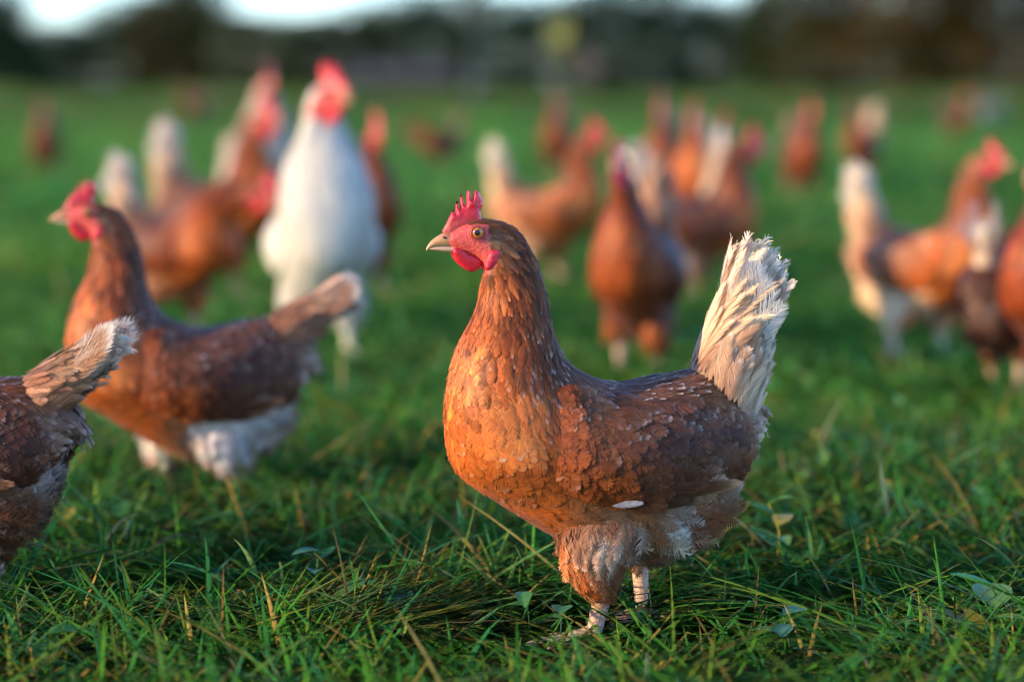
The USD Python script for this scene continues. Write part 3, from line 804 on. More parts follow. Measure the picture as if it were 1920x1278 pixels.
    if detail > .6:
        nq = C2(827, 431)
        for s_ in (-1, 1):
            ns = trimesh.creation.icosphere(2, 1.0)
            nv = np.array(ns.vertices) * [.0026, .0009, .0011] @ rot("y", .35)[:3, :3].T + [nq[0], s_ * .0052, nq[1]]
            nv = apply(H, nv)
            put(root, "nostril", nv, ns.faces, M["beak"], smooth_normals(nv, np.array(ns.faces)), np.tile([.06, .025, .02], (len(nv), 1)))
    e = C2(885, 421)
    if detail >= 0.35:
        for s_ in (-1, 1):
            cen = np.array([e[0], s_ * .0119, e[1]])
            tilt = rot("z", s_ * 0.18)
            sph = trimesh.creation.icosphere(3, .0064)
            v = apply(H, np.array(sph.vertices) + cen); f = np.array(sph.faces)
            eye = put(root, "eye", v, f, M["iris"], smooth_normals(v, f))
            keep = sph.vertices[:, 1] * s_ > .0058
            cap = trimesh.creation.icosphere(4, .00652)
            cv = np.array(cap.vertices); cf = np.array(cap.faces)
            cf = cf[(cv[cf][:, :, 1] * s_ > .00585).all(1)]
            pv = apply(H, cv @ tilt[:3, :3].T + cen)
            uq, inv = np.unique(cf, return_inverse=True)
            put(eye, "pupil", pv[uq], inv.reshape(cf.shape), M["pupil"], smooth_normals(pv, cf)[uq])
            for r0, r1, yo, dk in ((.0058, .0009, .0030, .6), (.0080, .0006, .0018, 1.0)):
                tor = trimesh.creation.torus(r0, r1, 40, 10)
                tv = np.array(tor.vertices) @ rot("x", math.pi / 2)[:3, :3].T
                tv[:, 0] *= 1.12; tv[:, 1] += s_ * yo
                tv = apply(H, tv + cen)
                put(eye, "eyelid", tv, tor.faces, M["skin"], smooth_normals(tv, np.array(tor.faces)), np.tile(SK * dk, (len(tv), 1)))
    # ---- plumage
    nb = int(np.clip(round(18 * detail ** 1.3), 5, 18))
    dens = np.clip(detail, .3, 1) ** 1.1

    def px_of(p):
        return p[..., 0] * S + OX, OY - p[..., 2] * S

    def size_body(u, th, p):
        X, Y = px_of(p)
        front = smooth(np.abs(((th + np.pi) % (2 * np.pi)) - np.pi), 1.2, 2.2)      # 0 on the back, 1 on the throat and breast
        L = np.interp(u, [2, 4, 5, 7, 9, 12, 15, 19, 23], [.007, .011, .017, .026, .031, .031, .031, .038, .042])
        L = L * (1 - 0.28 * front * smooth(u, 6, 9) * (1 - smooth(Y, 900, 960)))
        W = np.interp(u, [2, 4, 5, 7, 9, 12, 15, 19, 23], [.0016, .0024, .0032, .0040, .0048, .0062, .0066, .0080, .0085])
        W = W * (1 + 0.35 * front * smooth(u, 8, 11))
        return L, W, front

    def spacing_body(u, th, p):
        L, W, _ = size_body(u, th, p)
        return np.sqrt(L * W) * 0.46

    def keep_body(u, th, p):
        X, Y = px_of(p)
        a = np.abs(((th + np.pi) % (2 * np.pi)) - np.pi)
        bare = (X < 905 + 10 * smooth(Y, 440, 470)) & ~((a < 0.55) & (X > 868)) & (Y < 497)
        return np.where(bare, 0.0, 1.0)

    out = {}
    u, th = B.samples(rng, spacing_body, 2.3, B.nk - .05, dens, keep_body)
    keepm = rng.random(len(u)) < keep_body(u, th, B.P(u, th, True))
    u, th = u[keepm], th[keepm]
    p0 = B.P(u, th, True)
    p, t, n = B.frame(u, th)
    L, W, front = size_body(u, th, p0)
    X, Y = px_of(p0)
    fl = smooth(Y, 900, 960) * smooth(X, 980, 1060)                            # fluffy underside
    rear = smooth(u, 17, 21)
    down = np.zeros_like(t); down[:, 2] = -1
    t = unit(t + down * (0.5 * fl + 0.15 * smooth(u, 8, 11) * (1 - front))[:, None] + rng.normal(0, 0.10, t.shape) * (1 + fl)[:, None])
    t = t - n * (t * n).sum(-1, keepdims=True)
    lift = np.abs(rng.normal(.045, .025, len(u))) + .17 * fl + .10 * rear
    t = unit(t) + n * lift[:, None]
    ls = np.exp(rng.normal(0, .15, len(u))) / dens ** .35
    cr, cm, ce = shade_of(body_anchors, p0, rng, body_tint or tint, .10 + .26 * smooth(u, 3, 5) * (1 - smooth(u, 10, 12.5)))
    pt_ = np.clip(0.9 * (1 - front) * smooth(u, 4, 7) * (1 - fl) + 0.35 * smooth(u, 3, 5), 0, 1)
    hack = (pt_ * smooth(u, 4.5, 6) * (1 - smooth(u, 10, 12)))[:, None]
    cm = cm * (1 - .22 * hack); cr = cr * (1 - .3 * hack); ce = ce * (1 + .25 * hack)
    flf = np.clip(0.15 + 0.75 * fl + 0.15 * rear, 0, 1)
    dPu = np.linalg.norm(B.P(np.clip(u + .1, 0, B.nk), th) - B.P(np.clip(u - .1, 0, B.nk), th), axis=1) / .2
    ahead = B.P(np.clip(u + L * ls / np.maximum(dPu, 1e-3), 0, B.nk), th) - p
    hug = np.clip((ahead * n).sum(1) / np.maximum((ahead ** 2).sum(1), 1e-8) * L * ls, -.45, .12) * (1 - .7 * np.maximum(fl, rear)) - .02
    groups_ = {"neck_feathers": u < 9.5, "breast_feathers": (u >= 9.5) & (front > .5) & (fl < .5), "back_feathers": (u >= 9.5) & (front <= .5) & (fl < .5), "belly_fluff": (u >= 9.5) & (fl >= .5)}
    for g, mk in groups_.items():
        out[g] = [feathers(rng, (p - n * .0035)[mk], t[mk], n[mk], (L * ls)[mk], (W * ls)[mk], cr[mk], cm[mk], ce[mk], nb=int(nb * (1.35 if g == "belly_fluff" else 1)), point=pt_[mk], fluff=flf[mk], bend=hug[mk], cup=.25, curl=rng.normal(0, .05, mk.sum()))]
    # thighs
    for T in thighs:
        sp_t = lambda a, b, c: np.full(np.shape(a), .0068)
        u2, th2 = T.samples(rng, sp_t, 0.1, T.nk - .15, dens)
        p, t, n = T.frame(u2, th2)
        q0 = p.copy()
        t = unit(t + rng.normal(0, .10, t.shape)); t[:, 0] += .14
        t = unit(t - n * (t * n).sum(-1, keepdims=True)) + n * np.abs(rng.normal(.06, .04, len(u2)))[:, None]
        L2 = np.interp(u2, [0, 2, 3.2, 4, 5], [.032, .025, .015, .008, .004]) * np.exp(rng.normal(0, .15, len(u2))); W2 = L2 * .20
        q0[:, 0] -= (T.C0[:, 0].mean() - thighs[0].C0[:, 0].mean())
        cr, cm, ce = shade_of(body_anchors, q0, rng, body_tint or tint)
        out.setdefault("thigh_fluff", []).append(feathers(rng, p - n * .003, t, n, L2, W2, cr, cm, ce, nb=int(nb * 1.2), point=.2, fluff=np.interp(u2, [0, 3, 5], [.75, .5, .3]), bend=-.1, cup=.2))
    for g, parts in out.items():
        v, f, n, c = join(parts)
        if len(v):
            put(root, g, v, f, M["feather"], n, c, kind="stuff")
    # ---- wings: a shallow shell against each flank, covered in rows of feathers
    UU, TT = np.meshgrid(np.linspace(8, B.nk, 90), np.linspace(.02, np.pi - .02, 60), indexing="ij")
    Pq = B.P(UU, TT)
    yint = NearestNDInterpolator(Pq.reshape(-1, 3)[:, [0, 2]], Pq.reshape(-1, 3)[:, 1])
    yint_l = LinearNDInterpolator(Pq.reshape(-1, 3)[:, [0, 2]], Pq.reshape(-1, 3)[:, 1])
    ka = [0, .12, .3, .5, .7, .88, 1.0]
    top = CubicSpline(ka, np.array([C2(*q) for q in [(985, 760), (1010, 712), (1085, 704), (1180, 722), (1270, 730), (1350, 752), (1398, 800)]]))
    bot = CubicSpline(ka, np.array([C2(*q) for q in [(990, 790), (1010, 850), (1070, 898), (1160, 914), (1260, 908), (1350, 886), (1400, 846)]]))

    def wing_pt(a, b):
        xz = top(a) * (1 - b)[..., None] + bot(a) * b[..., None]
        y = yint_l(xz[..., 0], xz[..., 1])
        y = np.where(np.isnan(y), yint(xz[..., 0], xz[..., 1]), y)
        bulge = (.0015 + .0115 * np.sin(np.pi * np.clip(b * .86, 0, 1)) ** .8) * np.sin(np.pi * np.clip(a * .93 + .02, 0, 1)) ** .9 * smooth(a, -.10, .52) - .009 * (1 - smooth(a, .0, .24))
        return np.stack([xz[..., 0], y - bulge, xz[..., 1]], -1)
    A_, B_ = np.meshgrid(np.linspace(0, 1, 46), np.linspace(0, 1, 26), indexing="ij")
    Wp = wing_pt(A_, B_)
    for it in range(3):
        Wp[1:-1, 1:-1, 1] = .5 * Wp[1:-1, 1:-1, 1] + .125 * (Wp[2:, 1:-1, 1] + Wp[:-2, 1:-1, 1] + Wp[1:-1, 2:, 1] + Wp[1:-1, :-2, 1])
    du, db = np.gradient(Wp, axis=0), np.gradient(Wp, axis=1)
    Wn = unit(np.cross(du, db)); Wn *= np.sign(-Wn[..., 1:2])
    inner = Wp - Wn * .010
    nu_, nb_ = A_.shape
    i, j = np.meshgrid(np.arange(nu_ - 1), np.arange(nb_ - 1), indexing="ij")
    quad = np.stack([i * nb_ + j, (i + 1) * nb_ + j, (i + 1) * nb_ + j + 1, i * nb_ + j + 1], -1).reshape(-1, 4)
    rim = []
    loop = [(k, 0) for k in range(nu_)] + [(nu_ - 1, k) for k in range(1, nb_)] + [(k, nb_ - 1) for k in range(nu_ - 2, -1, -1)] + [(0, k) for k in range(nb_ - 2, 0, -1)]
    ids = [a * nb_ + b for a, b in loop]
    for a, b in zip(ids, ids[1:] + ids[:1]):
        rim.append([a, b, b + nu_ * nb_, a + nu_ * nb_])
    wv = np.vstack([(Wp - Wn * .0035).reshape(-1, 3), inner.reshape(-1, 3)])
    wf = np.vstack([quad, quad[:, ::-1] + nu_ * nb_, np.array(rim)])
    wf = np.vstack([wf[:, [0, 1, 2]], wf[:, [0, 2, 3]]])
    _, wmid, _ = shade_of(ANCHOR_WING, wv, rng, body_tint or tint)
    # wing feathers: small rounded coverts in front, long flight feathers behind and below
    feats = []
    rows_ = 22
    for r in range(rows_):
        a0 = .06 + r / (rows_ - 1) * .87
        cnt = int(np.interp(a0, [0, .15, .6, .93], [12, 24, 20, 11]) * (.6 + .4 * dens) * 1.35)
        b = (np.arange(cnt) + .5) / cnt + rng.normal(0, .02, cnt)
        a = np.clip(a0 + rng.normal(0, .02, cnt), 0, .96); b = np.clip(b, .01, .985)
        feats.append(np.c_[a, b])
    ab = np.vstack(feats)
    gi, gj = ab[:, 0] * (nu_ - 1), ab[:, 1] * (nb_ - 1)
    i0, j0 = np.minimum(gi.astype(int), nu_ - 2), np.minimum(gj.astype(int), nb_ - 2)
    fi, fj = (gi - i0)[:, None], (gj - j0)[:, None]
    lerp = lambda G: G[i0, j0] * (1 - fi) * (1 - fj) + G[i0 + 1, j0] * fi * (1 - fj) + G[i0, j0 + 1] * (1 - fi) * fj + G[i0 + 1, j0 + 1] * fi * fj
    wp, wn, wt = lerp(Wp), unit(lerp(Wn)), unit(lerp(du))
    dn = unit(lerp(db))
    wt = unit(wt + dn * (.35 * (1 - ab[:, 1]) * smooth(ab[:, 0], .6, 0) + .06)[:, None] + rng.normal(0, .05, wt.shape))
    wt = unit(wt - wn * (wt * wn).sum(-1, keepdims=True)) + wn * np.abs(rng.normal(.045, .02, len(ab)))[:, None]
    WL = np.interp(ab[:, 0], [0, .3, .6, 1], [.020, .029, .036, .032]) * np.interp(ab[:, 1], [0, .6, 1], [.9, 1, 1.15]) * np.exp(rng.normal(0, .1, len(ab)))
    WW = WL * np.interp(ab[:, 0], [0, .3, 1], [.36, .28, .24])
    cr, cm, ce = shade_of(ANCHOR_WING, wp, rng, body_tint or tint, .26)
    cr, cm, ce = cr * wing_gain, cm * wing_gain, ce * wing_gain ** .6
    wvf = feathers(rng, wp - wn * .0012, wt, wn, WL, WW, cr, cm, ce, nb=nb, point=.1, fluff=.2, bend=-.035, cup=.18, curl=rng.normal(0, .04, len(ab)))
    # long flight feathers along the lower edge
    nf = 9
    fa = np.linspace(.40, .66, nf); fb = np.linspace(.9, .93, nf)
    fp = wing_pt(fa, fb); fn = np.tile([0, -1.0, -.25], (nf, 1)); ft = np.tile([1.0, -.02, .04], (nf, 1)) + np.c_[0 * fa, 0 * fa, fa * .12]
    q0 = fp.copy()
    cr2, cm2, ce2 = (c * wing_gain for c in shade_of(ANCHOR_WING, q0, rng, body_tint or tint))
    cm2, ce2 = cm2 * .9, cm2 * 1.3
    fl_, fw_ = np.full(nf, .062), np.full(nf, .0075)
    if close:
        cm2[0], ce2[0], cr2[0] = PALE * .85, PALE, PALE * .6
        fl_[0], fw_[0] = .032, .0034
        q = C2(1104, 914)
        fp[0] = [q[0], float(yint(q[0], q[1])) - .016, q[1]]
        ft[0] = [1, -.02, .05]; fn[0] = [0, -1, -.05]
    for s_ in (1, -1):
        mir = np.array([1, s_, 1])
        f2 = wf if s_ > 0 else wf[:, ::-1]
        v2 = wv * mir
        w_path = put(root, "wing", v2, f2, M["feather"], smooth_normals(v2, f2), wmid * .8 * wing_gain)
        v, f, n, c = wvf
        put(w_path, "wing_coverts", v * mir, f if s_ > 0 else f[:, ::-1], M["feather"], n * mir, c, kind="stuff")
        if detail >= .55:
            for k in range(nf):
                v, f, n, c = feathers(rng, fp[k:k + 1] * mir, ft[k:k + 1] * mir, fn[k:k + 1] * mir, fl_[k:k + 1], fw_[k:k + 1], cr2[k:k + 1], cm2[k:k + 1], ce2[k:k + 1], nb=26, point=.0, fluff=.1, bend=-.03, cup=.2)
                fpath = put(w_path, "flight_feather", v, f, M["feather"], n, c)
                if close and k == 0 and s_ > 0:
                    tag(stage.GetPrimAtPath(fpath), "pale flight feather showing at the lower wing edge")
    # ---- tail
    q = TL.mesh(24, 24, .006)
    tv, tf = np.array(q.vertices), np.array(q.faces)
    tr = apply(np.linalg.inv(Ttail), tv)
    _, tm_, _ = shade_of(tail_anchors, tr, rng, tint)
    t_path = put(root, "tail", tv, tf, M["feather"], smooth_normals(tv, tf), tm_ * .85)
    sp_tail = lambda a, b, c: np.full(np.shape(a), .0068)
    u3, th3 = TL.samples(rng, sp_tail, 0.05, TL.nk - .1, dens)
    p, t, n = TL.frame(u3, th3)
    p0 = TL.P(u3, th3, True)
    aa = np.abs(((th3 + np.pi) % (2 * np.pi)) - np.pi)
    outw = unit(p - TL.P(u3, th3 + np.pi))
    t = unit(t + rng.normal(0, .12, t.shape) + unit(np.c_[np.ones(len(u3)), 0 * u3, -.2 * np.ones(len(u3))]) * (.35 * smooth(aa, 1.2, 3.0))[:, None])
    t = unit(t - n * (t * n).sum(-1, keepdims=True)) + n * np.abs(rng.normal(.07, .05, len(u3)))[:, None]
    L3 = np.interp(u3, [0, 2, 5, 7], [.044, .056, .048, .036]) * np.exp(rng.normal(0, .15, len(u3))) * tail_scale
    cr, cm, ce = shade_of(tail_anchors, p0, rng, tint)
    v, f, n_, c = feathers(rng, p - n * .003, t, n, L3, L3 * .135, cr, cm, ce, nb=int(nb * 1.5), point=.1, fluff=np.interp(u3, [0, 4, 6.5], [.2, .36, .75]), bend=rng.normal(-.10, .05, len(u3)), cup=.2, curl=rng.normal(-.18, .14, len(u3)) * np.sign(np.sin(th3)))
    put(t_path, "tail_coverts", v, f, M["feather"], n_, c, kind="stuff")
    if detail >= .35:
        nr = 14
        for k in range(nr):
            s_ = 1 if k % 2 else -1
            g = (k // 2) / (nr / 2 - 1)
            b0 = np.array([C2(1378, 690)[0], s_ * .012, C2(1378, 690)[1]])
            brown = tail_anchors is ANCHOR_TAIL_BROWN
            d = C2(np.interp(g, [0, .5, 1], [1408, 1432, 1456] if brown else [1408, 1440, 1472]), np.interp(g, [0, .5, 1], [500, 480, 510] if brown else [474, 482, 560])) - C2(1378, 690)
            d3 = np.array([d[0], s_ * (.006 + .028 * g), d[1]])
            ln = np.linalg.norm(d3) * 1.02
            b0, d3 = apply(Ttail, b0), Ttail[:3, :3] @ d3
            nn = unit(np.cross(d3, np.array([0.5, 0, 1.0])))
            nn = unit(np.array([0, s_ * 1.0, 0]) - unit(d3) * (unit(d3)[1] * s_))
            cw = tint(np.array([(CREAM * .6 + WHITE * .4) * (1 - g) + WHITE * g]))
            ck = tint(np.array([[.36, .17, .085]])) if tail_anchors is ANCHOR_TAIL_BROWN else cw
            v, f, n_, c = feathers(rng, b0[None], d3[None], nn[None], ln, .012 * tail_scale, ck * .9, ck * .9, tint(np.array([WHITE])), nb=int(76 * max(detail, .5)), point=.15, fluff=.62, bend=.03, cup=.1, curl=-s_ * .08)
            put(t_path, "tail_feather", v, f, M["feather"], n_, c)
    return root


def tinted(mult=(1, 1, 1), gain=1.0):
    m = np.array(mult) * gain
    return lambda c: np.clip(c * m, 0, .85)


# ---------------------------------------------------------------- the flock
def place(px, D):
    return on_ground(px, D)


WHITE_THIGH = [(x, y, WHITE, WHITE, .2) for x, y in ((1120, 930), (1180, 925), (1150, 975), (1210, 960), (1250, 935), (1190, 1010))] + [(1250, 1015, TAN, CREAM, .2), (1320, 970, CREAM * .7, CREAM, .3)]
CREAM_BELLY = [(x, y, CREAM, WHITE, .3) for x, y in ((1090, 960), (1150, 940), (1220, 930), (1290, 930), (1350, 930), (1180, 1000), (1260, 990), (1320, 1000), (1100, 1050))]
HENS = [
    # px of the middle, distance, yaw (0 looks left, 90 looks at the camera, 180 right), scale, detail, pose..., label
    dict(px=1130, D=2.36, yaw=12, scale=1.0, detail=1.0, close=True, label="sharp brown hen in the foreground standing in profile with a cream tail"),
    dict(px=-132, D=2.48, yaw=-8, scale=.97, detail=.85, tail_pitch=38, tail_scale=.78, tail_anchors=ANCHOR_TAIL_BROWN, body_tint=tinted((.8, .74, .75), .8), label="dark brown hen at the left edge with only its white tipped rear in the picture"),
    dict(px=352, D=3.1, yaw=10, scale=.99, detail=.7, tail_pitch=42, tail_scale=.84, tail_anchors=ANCHOR_TAIL_BROWN, tint=tinted((.95, .9, .9), .92), head_pitch=6, legs=[(1236, 1092, 1250, 1206, -.040), (1092, 1112, 1078, 1192, .045)], extra=WHITE_THIGH, label="brown hen on the left looking left with a white patch on its thigh"),
    dict(px=334, D=5.2, yaw=150, scale=1.0, detail=.45, body_tint=tinted((1.0, .85, .8)), neck_pitch=-52, neck_yaw=10, head_pitch=20, label="reddish brown hen with lowered head and white tail, behind the left hen's back"),
    dict(px=412, D=6.2, yaw=152, scale=1.14, detail=.4, tail_pitch=-8, tail_scale=1.02, body_tint=tinted((1.0, .92, .85)), label="orange hen facing right with an upright white tail, left of the white rooster"),
    dict(px=680, D=6.3, yaw=110, scale=1.05, detail=.35, label="red headed hen half hidden behind the white rooster's right shoulder", tint=tinted((.7, .6, .6), .7)),
    dict(px=1028, D=6.8, yaw=168, scale=1.0, detail=.4, wing_gain=2.4, tint=tinted((1.2, 1.15, 1.0), 1.1), label="pale orange hen in profile facing right, behind the sharp hen's head"),
    dict(px=1195, D=4.5, yaw=74, scale=1.04, fat=.86, detail=.5, neck_pitch=-12, head_pitch=18, comb_scale=1.35, comb_col=(.34, .008, .03), tint=tinted((.9, .7, .6), .66), label="dark orange hen walking towards the camera just right of the sharp hen's neck"),
    dict(px=1305, D=6.1, yaw=196, scale=1.0, detail=.4, body_tint=tinted((1.15, 1, .9)), neck_pitch=-8, tail_scale=1.1, label="brown hen turned away to the right with a cream tail, behind the approaching hen"),
    dict(px=1352, D=6.9, yaw=262, scale=1.05, detail=.35, tail_pitch=-8, tail_scale=1.1, body_tint=tinted((1, .9, .85)), label="hen seen from behind with a tall pinkish white tail, right of the cream tailed hen"),
    dict(px=1305, D=8.2, yaw=80, scale=1.08, comb_scale=1.9, detail=.3, label="small red faced hen looking at the camera behind the tall pinkish tail", tint=tinted((1, .9, .85))),
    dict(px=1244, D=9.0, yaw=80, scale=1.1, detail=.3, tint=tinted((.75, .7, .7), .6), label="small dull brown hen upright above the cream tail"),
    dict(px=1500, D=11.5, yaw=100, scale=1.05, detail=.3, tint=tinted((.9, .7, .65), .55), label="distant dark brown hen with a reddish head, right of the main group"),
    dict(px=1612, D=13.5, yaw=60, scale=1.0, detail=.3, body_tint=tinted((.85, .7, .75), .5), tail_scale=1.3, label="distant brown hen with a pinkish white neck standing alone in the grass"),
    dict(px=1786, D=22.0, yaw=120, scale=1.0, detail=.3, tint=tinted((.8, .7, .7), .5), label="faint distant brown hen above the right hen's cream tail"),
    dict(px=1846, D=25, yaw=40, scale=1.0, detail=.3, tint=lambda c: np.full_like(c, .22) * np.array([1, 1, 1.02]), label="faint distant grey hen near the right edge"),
    dict(px=1738, D=4.85, yaw=148, scale=1.0, detail=.5, extra=CREAM_BELLY, wing_gain=2.4, tint=tinted((1.1, 1.08, 1.0), 1.05), label="light brown hen on the right with cream tail and pale belly"),
    dict(px=1893, D=4.35, yaw=236, scale=.93, detail=.5, tail_scale=.62, body_tint=tinted((.5, .36, .36), .65), neck_pitch=-60, label="dark chestnut hen feeding head down with a white tipped tail, at the right"),
    dict(px=1985, D=4.15, yaw=58, scale=1.0, detail=.5, tint=tinted((.85, .6, .55), .6), label="rust red hen cut off by the right edge"),
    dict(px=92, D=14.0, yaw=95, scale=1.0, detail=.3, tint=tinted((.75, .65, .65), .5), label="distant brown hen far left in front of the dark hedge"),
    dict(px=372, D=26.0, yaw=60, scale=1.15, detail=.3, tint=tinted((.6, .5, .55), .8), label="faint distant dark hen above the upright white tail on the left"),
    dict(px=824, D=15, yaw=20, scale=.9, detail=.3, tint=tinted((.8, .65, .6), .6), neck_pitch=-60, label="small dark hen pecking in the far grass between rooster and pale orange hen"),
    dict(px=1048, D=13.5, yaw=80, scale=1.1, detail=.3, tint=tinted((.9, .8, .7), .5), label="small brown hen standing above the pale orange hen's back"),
]
GROUP = "free range hens on the pasture"


def build_flock():
    for k, h in enumerate(HENS):
        h = dict(h)
        px, D = h.pop("px"), h.pop("D")
        lift = .007 if k == 0 else 0
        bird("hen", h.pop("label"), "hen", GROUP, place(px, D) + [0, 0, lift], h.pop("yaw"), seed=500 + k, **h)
    white = lambda c: palette_white(c)
    roo = dict(neck_long=.03, comb_scale=1.75, comb_col=(.56, .010, .014), leg_col=(.62, .45, .25), fat=1.0, neck_fat=1.45)
    bird("rooster", "white rooster with a large red comb standing tall and facing the camera", "rooster", "roosters among the hens", place(606, 4.85), 100, seed=900, scale=1.2,
         detail=.55, tint=white, tail_pitch=30, neck_pitch=6, neck_yaw=-22, head_yaw=70, **roo)
    roo["comb_col"] = (.10, .010, .016)
    bird("rooster", "blurred pale rooster with a dark red comb behind the orange hen's head", "rooster", "roosters among the hens", place(486, 8.0), 110, seed=901, scale=1.26,
         detail=.35, tint=lambda c: palette_white(c) * np.array([.8, .66, .56]), tail_pitch=60, **roo)


build_flock()


# ---------------------------------------------------------------- weeds and single stalks
def leaf_mesh(rng, base, direction, L, W, c, bend=.3, seg=6, lobe=.0):
    t = np.linspace(0, 1, seg + 1)
    w = W * np.sin(np.pi * np.clip(t, .02, .985) ** .8) ** .8 / 2 * (1 + lobe * np.cos(t * 18))
    d = unit(np.asarray(direction, float)); up = np.array([0, 0, 1.0])
    s = unit(np.cross(d, up) + 1e-6); n = unit(np.cross(s, d))
    P = base + d * (L * t)[:, None] - n * (bend * L * t ** 2)[:, None] * 1.0
    cup = .25
    rows = [P - s * w[:, None] + n * (cup * w)[:, None], P - s * (w * .5)[:, None] + n * (cup * .25 * w)[:, None], P, P + s * (w * .5)[:, None] + n * (cup * .25 * w)[:, None], P + s * w[:, None] + n * (cup * w)[:, None]]
    v = np.stack(rows, 1).reshape(-1, 3)
    i, j = np.meshgrid(np.arange(seg), np.arange(4), indexing="ij")
    f = np.stack([i * 5 + j, i * 5 + j + 1, (i + 1) * 5 + j + 1, (i + 1) * 5 + j], -1).reshape(-1, 4)
    f = np.vstack([f[:, [0, 1, 2]], f[:, [0, 2, 3]]])
    col = np.tile(c, (len(v), 1)) * rng.uniform(.85, 1.15, (len(v), 1))
    col.reshape(seg + 1, 5, 3)[:, 2] *= 1.35
    return v, f, smooth_normals(v, f), col


def tube(P, r, k=6):
    P = np.asarray(P, float); n = len(P)
    r = np.broadcast_to(r, (n,))
    T = unit(np.gradient(P, axis=0)); a = unit(np.cross(T, [0.3, 0.9, 0.2])); b = np.cross(T, a)
    th = np.arange(k) / k * 2 * np.pi
    v = (P[:, None] + (a[:, None] * np.cos(th)[None, :, None] + b[:, None] * np.sin(th)[None, :, None]) * r[:, None, None]).reshape(-1, 3)
    i, j = np.meshgrid(np.arange(n - 1), np.arange(k), indexing="ij")
    f = np.stack([i * k + j, i * k + (j + 1) % k, (i + 1) * k + (j + 1) % k, (i + 1) * k + j], -1).reshape(-1, 4)
    f = np.vstack([f[:, [0, 1, 2]], f[:, [0, 2, 3]]])
    return v, f


GREEN_LEAF, YELLOW_LEAF, PALE_LEAF, BLUE_LEAF = np.array([.05, .15, .03]), np.array([.40, .31, .03]), np.array([.10, .21, .05]), np.array([.06, .15, .075])


def weed(px, D, h, leaves, spread, size, colours, label, group, seed, upright=.5):
    rng = np.random.default_rng(seed)
    loc = on_ground(px, D)
    h, size = (h + .016, size * 1.15) if D < 2.65 else (h, size)
    root = xform("weed_plant", loc, 0, 1.0, label, "weed", group)
    st = np.array([[0, 0, -.01], [rng.normal(0, .1) * h, rng.normal(0, .1) * h, h * .5], [rng.normal(0, .2) * h, rng.normal(0, .2) * h, h]])
    s = CubicSpline([0, .5, 1], st)(np.linspace(0, 1, 7))
    v, f = tube(s, np.linspace(.0014, .0007, 7))
    put(root, "stem", v, f, M["leaf"], smooth_normals(v, f), np.tile(colours[0] * .8 + .01, (len(v), 1)))
    for k in range(leaves):
        a = k * 2.4 + rng.normal(0, .3)
        b = CubicSpline([0, .5, 1], st)(np.interp(k, [0, leaves - 1], [.35, 1.0]))
        d = np.array([math.cos(a), math.sin(a), upright + rng.normal(0, .2)]) * spread
        L = size * rng.uniform(.75, 1.2)
        v, f, n, c = leaf_mesh(rng, b, d, L, L * rng.uniform(.5, .65), colours[rng.integers(len(colours))] * rng.uniform(.8, 1.2), rng.uniform(.1, .5))
        put(root, "leaf", v, f, M["leaf"], n, c)


